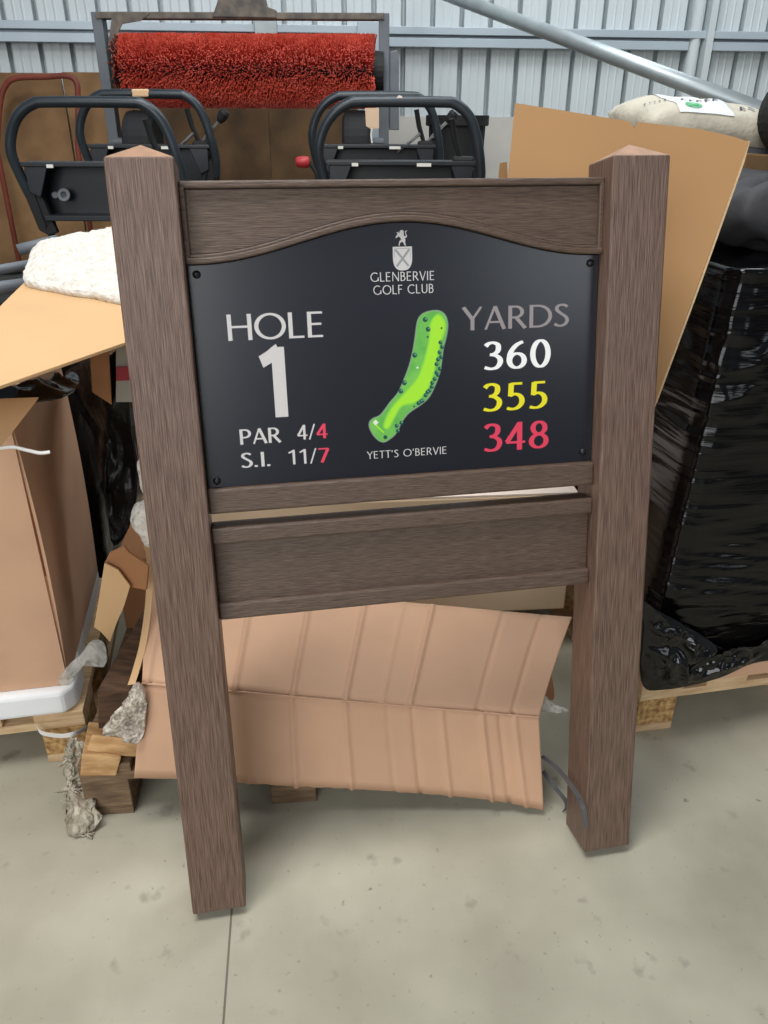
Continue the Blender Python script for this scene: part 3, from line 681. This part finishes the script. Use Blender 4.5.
m = MB().radial(smooth_path([at(*p) for p in ((540, 672, 1.47), (549, 668, 1.47), (554, 690, 1.44), (552, 700, 1.42), (540, 696, 1.42), (536, 686, 1.44))], 3, True), (0, -1, .3), lambda q: .012 * (1 - q), .004, 6, .008, 40)
tag(m.build('cardboard_scrap', M_cardd, smooth=True), 'torn brown cardboard scrap above the clear film at the creased sheet right end', 'scrap')

# timber lying on the pallet by the left post
m = MB()
a0 = at(98, 727, 1.30); 
tdir = Vector((.06, .5, .06)).normalized()
c0, c1, c2, c3 = at(98, 729, 1.29), at(131, 729, 1.30), at(130, 690, 1.30), at(97, 690, 1.29)
m.hexa([c0, c1, c2, c3], [p + tdir * .42 for p in (c0, c1, c2, c3)])
tag(m.build('timber_beam', M_darkwood, bevel=.003, loc=(c0 + c1) / 2), 'dark square timber beam lying end-on between the left pallet and the creased cardboard', 'timber')
# broken deck pieces
m = MB(); q0 = [at(92, 734, 1.262), at(142, 740, 1.27), at(140, 754, 1.245), at(86, 751, 1.235)]
m.prism(q0, (0, .004, -.013))
tag(m.build('broken_board', M_pine, bevel=.002, loc=q0[0]), 'bright splintered pine board on top of the broken pallet corner', 'board')
m = MB(); q0 = [at(82, 754, 1.222), at(121, 758, 1.236), at(116, 776, 1.222), at(80, 776, 1.21)]
m.prism(q0, LN * .10)
tag(m.build('broken_board', M_pine, bevel=.002, loc=q0[0]), 'short sawn pine stub with a nail at the broken pallet corner', 'board')
# torn cardboard corner piece
e = empty('torn_cardboard', at(110, 640, 1.45), label='torn cardboard corner piece standing between the left box and the left post', cat='cardboard')
f_ = [(104.5, 563), (118, 570), (130, 586), (124, 606), (117, 622), (110, 642), (101, 632), (94, 627), (99, 598)]
child(MB().prism([at(x, y, 1.44) for x, y in f_], (0, .005, 0)).build('front_leaf', M_cardb), e)
f_ = [(104.5, 563), (110, 552), (124, 546), (128, 552), (148, 566), (146, 590), (130, 587), (118, 570)]
child(MB().prism([at(x, y, 1.452) for x, y in f_], (.002, .005, 0)).build('rear_leaf', M_cardd), e)
# dark carton filling the gap behind it
m = MB().hexa([ML(.0, .50, .145), ML(.14, .50, .145), ML(.14, .9, .145), ML(.0, .9, .145)], [ML(.0, .50, .36), ML(.14, .50, .36), ML(.14, .9, .36), ML(.0, .9, .36)])
tag(m.build('small_carton', M_cardd, bevel=.003), 'small brown carton in shadow behind the torn cardboard corner', 'box')
# foam wad beside the left post
ol = [(134, 505), (141, 501), (150, 498), (158, 510), (160, 540), (152, 548), (144, 544), (137, 533), (131, 519)]
m = MB().radial(smooth_path([at(x, y, 1.50) for x, y in ol], 4, True), (0, -1, .2), lambda q: .03 * (1 - q ** 3), .03, 10, .012, 30)
tag(m.build('foam_wad', M_foam, smooth=True), 'rolled white foam wad peeking out left of the left post at mid height', 'foam')
ol = [(137, 462), (146, 458), (154, 470), (158, 500), (150, 503), (142, 492), (138, 478)]
m = MB().radial(smooth_path([at(x, y, 1.52) for x, y in ol], 4, True), (0, -1, .2), lambda q: .02 * (1 - q ** 3), .02, 10, .01, 30)
tag(m.build('foam_wad', M_foam, smooth=True), 'narrow sliver of white foam just above the rolled wad at the left post', 'foam')
# bubble wrap
ol = [(137, 682), (145, 692), (146, 712), (143, 738), (132, 743), (121, 738), (108, 735), (104, 731), (112, 716), (122, 705), (130, 692)]
m = MB().radial(smooth_path([at(x, y, 1.245 - (y - 680) * .0003) for x, y in ol], 4, True), (-.2, -1, .5), lambda q: .010 * (1 - q ** 2), .003, 24, lambda p, q: .022 * (ridge(p, 38, 3) - .45) + .006 * noise.noise(p * 160))
tag(m.build('bubble_wrap', mat('bubble_plastic', (222, 214, 200), .25, rgb2=(160, 146, 128), vscale=120, bump=1, bscale=140, bdist=.006), smooth=True), 'crinkled grey bubble wrap piece at the left edge of the creased cardboard', 'bubble wrap')
ol = [(93, 640), (104, 645), (107, 660), (101, 668), (90, 660), (78, 672), (70, 684), (58, 682), (66, 668), (80, 655)]
m = MB().radial(smooth_path([at(x, y, 1.345) for x, y in ol], 4, True), (.2, -1, .3), lambda q: .010 * (1 - q ** 2), .003, 22, lambda p, q: .024 * (ridge(p, 30, 3) - .45))
tag(m.build('clear_film', M_clear, smooth=True), 'clear plastic film bunched at the lower right corner of the big left box', 'film')
# strap and dirty film
m = MB(); st = [at(37, 728, 1.37), at(42, 735, 1.362), at(60, 738, 1.362), at(74, 736, 1.355), at(88, 729, 1.40), at(97, 720, 1.45)]
P_ = smooth_path(st, 6)
for i in range(len(P_) - 1):
    u_ = Vector((0, 0, .011)); t_ = Vector((0, .002, 0))
    m.hexa([P_[i], P_[i] + t_, P_[i] + t_ + u_, P_[i] + u_], [P_[i+1], P_[i+1] + t_, P_[i+1] + t_ + u_, P_[i+1] + u_])
tag(m.build('packing_strap', M_strapw), 'white packing strap looped round the chipboard block of the left pallet', 'strap')
fc = empty('film_clump', at(84, 846, 1.2), label='dirty crumpled film twist hanging off the left pallet strap onto the floor', cat='film clump')
fc.location.z = 0
def twist(path, rad, name, amp, seed):
    P_ = smooth_path(path, 9); n = len(P_); m = MB(); seg = 20; rings = []
    for i, p in enumerate(P_):
        k = i / (n - 1) * (len(rad) - 1); i0 = min(int(k), len(rad) - 2); r = rad[i0] + (rad[i0+1] - rad[i0]) * (k - i0)
        rg = []
        for s_ in range(seg):
            t = 2 * math.pi * s_ / seg; d_ = Vector((math.cos(t), math.sin(t) * .7, .25 * math.sin(t * 3)))
            q_ = r * (1 + .9 * noise.noise(Vector((math.cos(t) * 1.8 + seed, math.sin(t) * 1.8, i * .16)))) + amp * noise.noise(p * 70 + d_ * 3)
            v = p + d_ * max(.003, q_); v.z = max(.002, v.z); rg.append(m.bm.verts.new(v))
        rings.append(rg)
    for A_, B_ in zip(rings, rings[1:]):
        for k in range(seg): m.bm.faces.new((A_[k], A_[(k+1) % seg], B_[(k+1) % seg], B_[k]))
    m.bm.faces.new(rings[0]); m.bm.faces.new(rings[-1])
    return child(m.build(name, M_dirty, smooth=True), fc)
twist([at(74, 738, 1.345), at(70, 755, 1.32), at(74, 778, 1.275), at(79, 800, 1.225), at(82, 822, 1.19), at(84, 836, 1.18)], [.006, .011, .012, .018, .026, .026, .01], 'film_twist', .008, 1)
twist([at(79, 742, 1.33), at(82, 752, 1.32), at(85, 762, 1.30)], [.005, .014, .006], 'film_tuft', .006, 4)
twist([at(80, 806, 1.22), at(72, 790, 1.24), at(56, 792, 1.245)], [.012, .008, .003], 'film_tail', .004, 8)

m = MB()
for i in range(46):
    k = random.random(); px_, py_ = 72 + 14 * k + random.uniform(-8, 8), 752 + 84 * k; Y_ = 1.315 - .14 * k
    a_ = at(px_, py_, Y_ - .008); q_ = [a_]
    for j_ in range(3): q_.append(q_[-1] + Vector((random.uniform(-.013, .013), random.uniform(-.01, .006), random.uniform(-.018, .008))))
    for v in q_: v.z = max(.003, v.z)
    m.tube(smooth_path(q_, 3), [random.uniform(.0012, .003)] * 10, 5)
ob = child(m.build('film_strands', M_dirty, smooth=True), fc); ob['kind'] = 'stuff'

# things glimpsed in the dark gap under the pale sheet
m = MB().hexa([at(92, 392, 1.56), at(112, 405, 1.56), at(112, 405, 1.60), at(92, 392, 1.60)], [at(90, 356, 1.56), at(109, 350, 1.56), at(109, 350, 1.60), at(90, 356, 1.60)])
tag(m.build('wood_offcut', M_cardd, bevel=.002), 'brown card offcut showing in the dark gap beside the left post', 'offcut')  # darker board colour stands in for the shade of the gap
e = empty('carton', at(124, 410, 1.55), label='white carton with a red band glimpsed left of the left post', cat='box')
child(MB().hexa([at(116, 402, 1.56), at(140, 402, 1.56), at(140, 402, 1.68), at(116, 402, 1.68)], [at(116, 346, 1.56), at(140, 346, 1.56), at(140, 346, 1.68), at(116, 346, 1.68)]).build('body', mat('shaded_white_carton', (150, 146, 136), .8)), e)  # white card greyed in its colour to hold the shade here
child(MB().hexa([at(116, 381, 1.554), at(140, 380, 1.554), at(140, 380, 1.559), at(116, 381, 1.559)], [at(116, 367, 1.554), at(140, 366, 1.554), at(140, 366, 1.559), at(116, 367, 1.559)]).build('red_band', mat('shaded_band_red', (140, 20, 34), .6)), e)  # red deepened for the same painted-in shade

# ------------------------------------------------------------------ big cardboard panel behind the right post
A, B, C = at(515, 103, 1.76), at(748, 140, 1.63), at(656, 402, 1.46)
n2 = (B - A).cross(C - A).normalized()
def CP(x, y): return onplane(x, y, A, n2)
BG = empty('cardboard_sheet', CP(560, 430), label='large upright tan cardboard panel standing behind the right post', cat='cardboard')
cs = [(515, 103), (560, 110), (630, 121.5), (634, 128), (638, 122), (700, 129), (735, 137), (749, 142), (742, 163), (655, 403), (640, 420), (483, 470), (500, 260)]
child(MB().prism([CP(x, y) for x, y in cs], n2 * (.006 if n2.y > 0 else -.006)).build('panel', M_cardo), BG)
ed = [CP(x, y) for x, y in ((748, 141), (742, 163), (700, 281), (655, 403))]
m = MB(); 
for i in range(3):
    t_ = (RT * .004); m.hexa([ed[i], ed[i] + t_, ed[i] + t_ + Vector((0, .006, 0)), ed[i] + Vector((0, .006, 0))], [ed[i+1], ed[i+1] + t_, ed[i+1] + t_ + Vector((0, .006, 0)), ed[i+1] + Vector((0, .006, 0))])
child(m.build('corrugated_edge', M_cardedge), BG)
child(MB().prism([at(498, 185, 1.80), at(508, 185, 1.80), at(507, 162, 1.80), at(500, 163, 1.80)], (0, .005, 0)).build('side_flap', M_cardo), BG)
child(MB().prism([at(640, 420, 1.45), at(657, 402, 1.45), at(652, 416, 1.45), at(640, 445, 1.45)], (0, .005, 0)).build('torn_corner', M_cardb), BG)

# ------------------------------------------------------------------ on top of the right load
def pillow(name, c, ex, ey, a, b, h, material, amp=.008, nsc=9, seed=0, n=28):
    ex = Vector(ex).normalized(); ey = Vector(ey); ey = (ey - ex * ey.dot(ex)).normalized(); ez = ex.cross(ey)
    c = Vector(c)
    def prof(u, v): return (max(0, 1 - u ** 4) ** .5) * (max(0, 1 - v ** 4) ** .5)
    def pt(u, v, sgn):
        p = c + ex * (a * u * (1 - .06 * v * v)) + ey * (b * v * (1 - .05 * u * u))
        return p + ez * (sgn * (h / 2) * prof(u, v) + amp * prof(u, v) * noise.noise(p * nsc + Vector((seed, 0, 0))))
    m = MB()
    T = [[m.bm.verts.new(pt(2*i/n-1, 2*j/n-1, 1)) for j in range(n+1)] for i in range(n+1)]
    B_ = [[(T[i][j] if i in (0, n) or j in (0, n) else m.bm.verts.new(pt(2*i/n-1, 2*j/n-1, -1))) for j in range(n+1)] for i in range(n+1)]
    for i in range(n):
        for j in range(n):
            m.bm.faces.new((T[i][j], T[i+1][j], T[i+1][j+1], T[i][j+1])); m.bm.faces.new((B_[i][j], B_[i][j+1], B_[i+1][j+1], B_[i+1][j]))
    o = m.build(name, material, smooth=True, loc=c)
    return o, pt
zt_ = H_ + .004
wb_c = at(697, 125, 2.30)
o, pt = pillow('fertiliser_bag', wb_c, (1, .10, -.09), (0, 1, .05), .205, .17, .115, M_bagc, .012, 14, 2)
tag(o, 'cream woven bag with white label and green leaf mark lying above the big cardboard panel', 'bag')
inv = Matrix.Translation(-o.location)
def decal(name, polys, material, par):
    m = MB()
    for P_ in polys:
        vs = [m.bm.verts.new(pt(u, v, 1) + Vector((0, -.004, .003))) for u, v in P_]; m.bm.faces.new(vs)
    child(m.build(name, material, flat=True), par)
def band(pts, w_):
    out = []
    for (x0, y0), (x1, y1) in zip(pts, pts[1:]):
        dx, dy = x1-x0, y1-y0; l = math.hypot(dx, dy) or 1; nx, ny = -dy/l*w_, dx/l*w_
        out.append([(x0+nx, y0+ny), (x1+nx, y1+ny), (x1-nx, y1-ny), (x0-nx, y0-ny)])
    return out
m = MB()
gi, gj = range(5, 16), range(1, 22)
V_ = [[m.bm.verts.new(pt(2*i/28-1, 2*k/28-1, 1) + Vector((0, -.002, .0015))) for k in gj] for i in gi]
for i in range(len(V_) - 1):
    for k in range(len(V_[0]) - 1): m.bm.faces.new((V_[i][k], V_[i+1][k], V_[i+1][k+1], V_[i][k+1]))
child(m.build('label_panel', M_bagw, smooth=True, flat=True), o)
el = [(-.44 + .10 * math.cos(t), -.80 + .05 * math.sin(t)) for t in [i * 2 * math.pi / 14 for i in range(15)]]
decal('leaf_mark', band(el, .014) + band([(-.51, -.81), (-.44, -.80), (-.37, -.79)], .018), M_green, o)
sq = []
for k in range(5):
    x = -.52 + k * .10; sq += band([(x, -.60 - .03 * (k % 2)), (x + .03, -.50), (x + .06, -.58)], .012)
for k in range(4):
    x = .22 + k * .12; sq += band([(x, -.72 + .05 * k), (x + .03, -.6), (x + .05, -.74)], .014)
for k in range(5): sq += band([(-.92 + .06 * k, -.45), (-.89 + .06 * k, -.38)], .008)
for k in range(0, len(sq)): decal('printed_mark', [sq[k]], M_ink, o)
o4, _ = pillow('grey_sack', at(725, 163, 2.26), (1, .1, -.09), (0, 1, 0), .28, .16, .085, M_bagd, .015, 9, 12)
tag(o4, 'grey sack tucked under the white bag beside the cardboard panel top corner', 'sack')
# support stack under the bags
o5, _ = pillow('grey_sack', Vector((o4.location.x - .0, 2.34, zt_ + .046)), (1, .1, 0), (0, 1, 0), .30, .18, .085, M_bagd, .012, 9, 15)
tag(o5, 'grey sack lying lowest in the heap on the right load, under the other bags', 'sack')
b1, _ = pillow('dark_sack', at(765, 212, 1.84), (1, .1, 0), (0, 1, 0), .12, .12, .12, M_bagd, .035, 13, 21)
tag(b1, 'dark grey sack slumped on the right load below the brown block, front one', 'sack')
b2, _ = pillow('dark_sack', at(775, 196, 2.03), (1, .3, 0), (0, 1, 0), .15, .10, .11, M_bagd, .035, 13, 24)
tag(b2, 'dark grey sack bulging behind the front dark sack at the right edge', 'sack')
q0 = [at(742, 181, 2.04), at(800, 186, 2.06), at(800, 157, 2.06), at(746, 153, 2.04)]
tag(MB().prism(q0, (-.02, .12, 0)).build('timber_block', M_plyd, bevel=.004), 'brown timber block on the right load above the dark sacks', 'timber')
c = at(803, 114, 2.08)
m = MB().lathe([(.02, -.06), (.078, -.06), (.088, -.045), (.092, 0), (.088, .045), (.078, .06), (.02, .06)], c, (.25, -1, .1), 32)
tag(m.build('netting_roll', M_mesh, smooth=False), 'black netting roll cut off by the right edge beside the pole end', 'roll')

# ------------------------------------------------------------------ pole
p0, p1 = at(405, -21, 5.55), at(768, 114, 3.3)
tag(MB().tube([p0, p0.lerp(p1, .5), p1], .033, 20).build('steel_pole', M_galv, smooth=True), 'long galvanised steel pole slanting across the back wall', 'pole')

# ------------------------------------------------------------------ back: boards and frames along the wall
def board_on_wall(s0, s1, off, z1, m_, label, z0=0):
    o = wbox(s0, s1, off, off + .018, z0, z1).build('plywood_sheet', m_, bevel=.002, loc=W((s0 + s1) / 2, off, z0)); return tag(o, label, 'board')
board_on_wall(-3.0, -2.02, .10, 1.612, M_ply, 'weathered plywood board at the far left against the wall, behind the red tube frame')
board_on_wall(-2.01, -1.60, .10, 1.618, M_ply, 'plywood board just left of the red brush frame, top edge level with its neighbour')
board_on_wall(-1.59, -.77, .10, 1.58, M_plyd, 'dark stained board under the left half of the red brush')
board_on_wall(-.768, -.20, .10, 1.58, M_plyd, 'dark stained board under the right half of the red brush')
m = MB(); P_ = smooth_path([at(-3, 150, 5.3), at(0, 105, 5.3), at(6, 85, 5.3), at(18, 78, 5.3), at(45, 77, 5.3), at(66, 76, 5.3), at(76, 82, 5.3), at(78, 100, 5.3), at(78, 150, 5.3)], 6)
z_ = P_[-1].copy(); z_.z = 0; y_ = P_[0].copy(); y_.z = 0
m.tube([y_] + P_ + [z_], .016, 10)
tag(m.build('tube_frame', M_rustred, smooth=True), 'rusty red bent tube frame leaning at the boards on the far left', 'frame')

# ------------------------------------------------------------------ red sweeper brush
YB = 4.85
bc = at(246, 71.5, YB); bl0, br0 = at(120, 71, YB - .13).x, at(374, 71, YB - .13).x
sw = empty('sweeper_brush', (bc.x, YB, 0), label='wide red bristle sweeper brush in an upright steel frame before the back wall', cat='brush')
RB, RC = .180, .10
child(MB().tube([(bl0 - .05, YB, bc.z), (br0 + .05, YB, bc.z)], RC, 24).build('roller_core', M_matt), sw)
m = MB()
nb = 24000
for i in range(nb):
    x = bl0 + (br0 - bl0) * random.random(); t = random.random() * 2 * math.pi
    t += 0
    r1 = RB * (0.955 + .05 * random.random()); dx = random.gauss(0, .007); dt = random.gauss(0, .035)
    b0 = Vector((x, YB + RC * math.cos(t), bc.z + RC * math.sin(t))); tip = Vector((x + dx, YB + r1 * math.cos(t + dt), bc.z + r1 * math.sin(t + dt)))
    wv = Vector((.0036, 0, 0)); tv = Vector((0, -math.sin(t), math.cos(t))) * .0036
    v = [m.bm.verts.new(p) for p in (b0 - wv * .5, b0 + wv * .5, tip + wv * .6, tip - wv * .6, b0 + tv * .6, tip + tv * .9)]
    m.bm.faces.new((v[0], v[1], v[2], v[3])); m.bm.faces.new((v[1], v[4], v[5], v[2])); m.bm.faces.new((v[4], v[0], v[3], v[5])); m.bm.faces.new((v[3], v[2], v[5]))
ob = child(m.build('bristles', M_brist, flat=True), sw); ob['kind'] = 'stuff'
m = MB()
for i in range(70):
    t = random.random() * 2 * math.pi; r1 = RB * (.8 + .2 * random.random()); x = bl0 - .005 - random.random() * .03
    m.tube([(x, YB + .07 * math.cos(t), bc.z + .07 * math.sin(t)), (x - .01, YB + r1 * math.cos(t), bc.z + r1 * math.sin(t))], .006, 5)
ob = child(m.build('end_bristles', M_rustred), sw); ob['kind'] = 'stuff'
ztop = at(246, 13, YB).z; zb = at(246, 20, YB).z
xl, xr = at(104, 60, YB).x, at(384, 60, YB).x
for x in (xl, xr):
    child(MB().box((x - .028, YB - .03, .012), (x + .028, YB + .05, ztop)).build('upright', M_greyst, bevel=.004), sw)
    child(MB().box((x - .05, YB - .3, 0), (x + .05, YB + .3, .012)).build('foot_plate', M_greyst), sw)
child(MB().box((xl, YB - .04, zb), (xr, YB + .04, ztop)).build('top_bar', M_rustf, bevel=.004), sw)
g = [at(x, y, YB - .045) for x, y in ((108, 46), (112, 14), (150, 13), (140, 21), (122, 24), (112, 46))]
child(MB().prism(g, (0, .008, 0)).build('gusset', M_rustf), sw)
g = [at(x, y, YB - .05) for x, y in ((212, 17), (217, 2), (222, -12), (262, -12), (266, 6), (276, 10), (276, 18))]
child(MB().prism(g, (0, .09, 0)).build('mounting_plate', M_rustf, bevel=.005), sw)
g = [at(x, y, YB) for x, y in ((388, 52), (397, 50), (399, 62), (399, 130), (389, 130))]
child(MB().prism(g, (0, .05, 0)).build('side_plate', M_greyst, bevel=.004), sw)
for x0, x1 in ((128, 157), (343, 371)):
    xa, xb = at(x0, 125, YB).x, at(x1, 125, YB).x; zc = at(x0, 110, YB - .1).z - .16
    child(MB().lathe([(.05, 0), (.13, 0), (.155, .015), (.16, .04), (.16, xb - xa - .04), (.155, xb - xa - .015), (.13, xb - xa), (.05, xb - xa)], (xa, YB - .02, zc), (1, 0, 0), 28).build('tyre', M_rubber), sw)
    child(MB().tube([((xl if x0 < 200 else xr), YB - .02, zc), ((xa + xb) / 2, YB - .02, zc)], .025, 10).build('axle', M_greyst), sw)
# hanging paper tag
tg = [at(365, 108, 4.62), at(379, 108, 4.62), at(379, 128, 4.60), at(372, 130, 4.60), at(366, 126, 4.60)]
child(MB().prism(tg, (0, .003, 0)).build('paper_tag', mat('kraft_tag', (206, 176, 146), .8)), sw)
child(MB().tube([at(372, 128, 4.6), at(371, 135, 4.6), at(372, 143, 4.6)], .005, 6).build('tag_wire', M_sticker), sw)

# grey uprights between girt and brush
for k, (x0, x1, lab) in enumerate(((254, 277, 'pale grey steel upright behind the middle of the red brush'), (357, 379, 'blue-grey steel upright behind the right end of the red brush'))):
    sa = (onplane(x0, 25, WQ - WN * .09, WN) - WQ).dot(WX); sb = (onplane(x1, 25, WQ - WN * .09, WN) - WQ).dot(WX)
    tag(wbox(sa, sb, .086, .098, 0, 1.91).build('steel_upright', M_galv if k == 0 else M_girt, bevel=.004), lab, 'post')
a, b = at(388, 60, 5.3), at(397, 60, 5.3)

# ------------------------------------------------------------------ black tub
tY = 4.75; c = at(460, 116, tY); r = .5 * (at(491, 116, tY).x - at(430, 116, tY).x)
tb_ = empty('black_tub', (c.x, tY + r, 0), label='tall black plastic tub behind the right-hand mowers', cat='tub')
h_ = c.z
child(MB().lathe([(r * .72, 0), (r * .97, h_ - .02), (r * 1.02, h_ - .02), (r * 1.03, h_), (r * .95, h_), (r * .70, .02)], (c.x, tY + r, 0), (0, 0, 1), 40).build('body', M_matt, smooth=False), tb_)
child(MB().lathe([(r * 1.03, h_ - .05), (r * 1.07, h_ - .045), (r * 1.07, h_ + .004), (r * 1.0, h_ + .004)], (c.x, tY + r, 0), (0, 0, 1), 40).build('rim', M_matt), tb_)

# ------------------------------------------------------------------ trailer carrying the mowers
DZ = .44
tr = empty('flatbed_trailer', (-.5, 3.9, 0), label='low boarded flatbed trailer under the four black mowers', cat='trailer')
for k in range(8):
    y0 = 2.75 + k * .22
    child(MB().box((-1.75, y0, DZ - .03), (.75, y0 + .21, DZ)).build('deck_board', M_deck), tr)
child(MB().box((-1.75, 2.75, DZ - .10), (.75, 2.81, DZ - .03)).box((-1.75, 4.44, DZ - .10), (.75, 4.50, DZ - .03)).build('chassis_rail', M_greyst), tr)
for x in (-1.3, .3):
    for y in (3.2, 4.0):
        child(MB().lathe([(.05, 0), (.13, 0), (.16, .02), (.165, .05), (.16, .12), (.13, .14), (.05, .14)], (x, y, .165), (1, 0, 0), 24).build('wheel', M_rubber), tr)
        child(MB().box((x + .05, y - .03, .16), (x + .09, y + .03, DZ - .03)).build('axle_bracket', M_greyst), tr)

# ------------------------------------------------------------------ mowers
def make_mower():
    e = empty('greens_mower', (0, 0, 0), cat='mower', group='black pedestrian mowers in front of the red brush')
    hp = [(-.285, .03, .66), (-.305, .015, .74), (-.315, .0, .82), (-.295, -.005, .89), (-.255, -.01, .945), (-.20, -.01, .978), (-.14, -.01, .985), (.14, -.01, .985), (.20, -.01, .978), (.250, -.01, .94), (.280, -.005, .88), (.300, 0, .80), (.310, .015, .72), (.30, .03, .64)]
    MB().tube(smooth_path(hp, 5), .0195, 14).build('handle', M_tube, e, smooth=True)
    # tool tray slung between the handle sides, open to the operator
    m = MB(); m.box((-.275, .10, .58), (.275, .112, .765)); m.box((-.29, -.005, .768), (.29, .112, .784)); m.box((-.235, .0, .575), (.235, .112, .595))
    for s in (-1, 1):
        m.prism([(s * .278, 0, .77), (s * .19, 0, .77), (s * .235, 0, .66), (s * .275, 0, .68)], (0, .008, 0))
        m.prism([(s * .276, 0, .76), (s * .276, .11, .76), (s * .235, .11, .55), (s * .235, 0, .55)], (s * .006, 0, 0))
    tray = m.build('tool_tray', M_black, e, bevel=.003)
    for x0, x1 in ((.06, .115), (-.19, -.165)):
        MB().box((x0, -.0075, .765), (x1, -.005, .777)).build('sticker', M_sticker, tray)
    MB().tube([(-.20, .095, .665), (-.20, .05, .665)], .012, 10).lathe([(.012, 0), (.024, 0), (.024, .006), (.012, .006), (.012, 0)], (-.165, .055, .665), (0, -1, .3), 20).build('latch_ring', M_greyst, tray)
    for s in (-1, 1):
        MB().prism([(s * .315, .01, .73), (s * .245, .01, .70), (s * .20, .01, .53), (s * .235, .01, .52), (s * .27, .01, .54)], (0, .03, 0)).build('side_plate', M_matt, e, bevel=.004)
        MB().tube([(s * .25, .03, .56), (s * .22, .12, .40), (s * .19, .30, .22), (s * .2, .36, .16)], .014, 10).build('strut', M_tube, e)
        MB().tube([(s * .235, .015, .56), (s * .20, .10, .40), (s * .15, .26, .26)], .008, 8).build('control_cable', M_matt, e)
    # engine and cutting unit
    en = MB().box((-.17, .34, .20), (.17, .60, .42)).build('engine', M_black, e, bevel=.02)
    MB().lathe([(.0, 0), (.11, 0), (.11, .06), (.0, .06)], (0, .47, .42), (0, 0, 1), 24).build('recoil_cover', M_matt, en)
    MB().box((-.12, .30, .22), (.12, .335, .36)).build('exhaust_guard', M_greyst, en, bevel=.004)
    MB().lathe([(.02, -.25), (.10, -.25), (.105, -.23), (.105, .23), (.10, .25), (.02, .25)], (0, .42, .105), (1, 0, 0), 32).build('traction_drum', M_rubber, e)
    for s in (-1, 1):
        MB().box((s * .27 - .012, .28, .06), (s * .27 + .012, .86, .24)).build('side_frame', M_black, e, bevel=.006)
    MB().lathe([(.01, -.25), (.055, -.25), (.055, .25), (.01, .25)], (0, .76, .075), (1, 0, 0), 20).build('cutting_reel', M_greyst, e)
    # lever with knob on the right hand side, throttle stalk beside it
    lv = MB().tube([(.225, .05, .77), (.28, .03, .83), (.345, .02, .885)], .007, 8).build('lever', M_chrome, e)
    MB().lathe([(0, 0), (.013, 0), (.021, .018), (.024, .045), (.018, .058), (0, .06)], (.338, .02, .877), (.6, -.1, .7), 14).build('knob', M_matt, lv)
    MB().tube([(.10, .08, .75), (.17, .04, .80), (.21, .03, .83)], .007, 8).build('stalk', M_chrome, e)
    MB().tube([(.235, .05, .78), (.205, .04, .86), (.19, .03, .93)], [.009, .012, .012], 8).build('grip', M_matt, e)
    MB().box((.20, .02, .72), (.285, .08, .80)).build('control_box', M_matt, e, bevel=.012)
    return e
mw = make_mower()
spots = [(88, 3.19, 'black mower at the front left, handle beside the left post'), (143, 4.06, 'black mower behind the front left one, beige block on its handle'),
         (402, 3.28, 'black mower at the front right, pale chip on its handle bar'), (377, 4.20, 'black mower behind the front right one, beside the black tub')]
MW = []
for i, (px, Y, lab) in enumerate(spots):
    o = mw if i == 0 else copy_tree(mw)
    p = at(px, 100, Y); o.location = (p.x, Y, DZ); o['label'] = lab; MW.append(o)
    zt3 = [1.437, 1.486, 1.444, 1.486][i]
    o.scale = (1, 1, (zt3 - DZ) / 1.004)
for k in (0, 2):            # the front pair shows no lever
    for ch in list(MW[k].children_recursive):
        if ch.name.split('.')[0] in ('lever', 'knob', 'stalk'): bpy.data.objects.remove(ch)
bpy.context.view_layer.update()
# extras
a = at(141, 93, 4.02)
MB().hexa([at(132, 97, 4.03), at(149, 97, 4.03), at(148, 97, 4.06), at(133, 97, 4.06)], [at(131, 89, 4.03), at(149, 89, 4.03), at(148, 89, 4.06), at(132, 89, 4.06)]).build('beige_block', mat('beige_wood', (222, 184, 142), .8), None, bevel=.006)
o = bpy.data.objects['beige_block']; tag(o, 'small beige wood block perched on the rear left mower handle', 'block')
m = MB().prism([at(x, y - 3, 3.255) for x, y in ((396, 101), (399, 98), (402, 99), (403, 103), (400, 107), (397, 106))], (0, .008, 0))
child(m.build('paint_chip', mat('pale_chip', (236, 220, 206), .6)), MW[2])
rk = empty('red_knob_lever', at(300, 163, 3.9), label='red knob on a short stalk left of the right-hand mowers', cat='lever')
c = at(303, 162, 3.9)
child(MB().lathe([(0, 0), (.018, 0), (.024, .008), (.025, .03), (.022, .055), (.018, .062), (0, .064)], c + Vector((.03, 0, 0)), (-1, 0, .0), 16).build('knob', M_redplas, smooth=True), rk)
f_ = c.copy(); f_.z = DZ
child(MB().tube([c + Vector((.03, 0, 0)), c + Vector((.06, .0, -.05)), Vector((c.x + .06, c.y, DZ))], .009, 8).build('stalk', M_matt), rk)

# bits of machinery on the dark load at the far left
p_ = empty('pipe_bundle', at(20, 268, 2.05), label='grey metal pipes lying on the dark load at the far left edge', cat='pipes')
for a_, b_, r_ in (((-30, 275, 1.9), (44, 262, 2.05), .012), ((-30, 292, 1.85), (30, 284, 1.95), .016), ((18, 250, 2.1), (58, 240, 2.15), .014)):
    child(MB().tube([at(*a_), at(*b_)], r_, 12).build('pipe', M_greyst, smooth=True), p_)
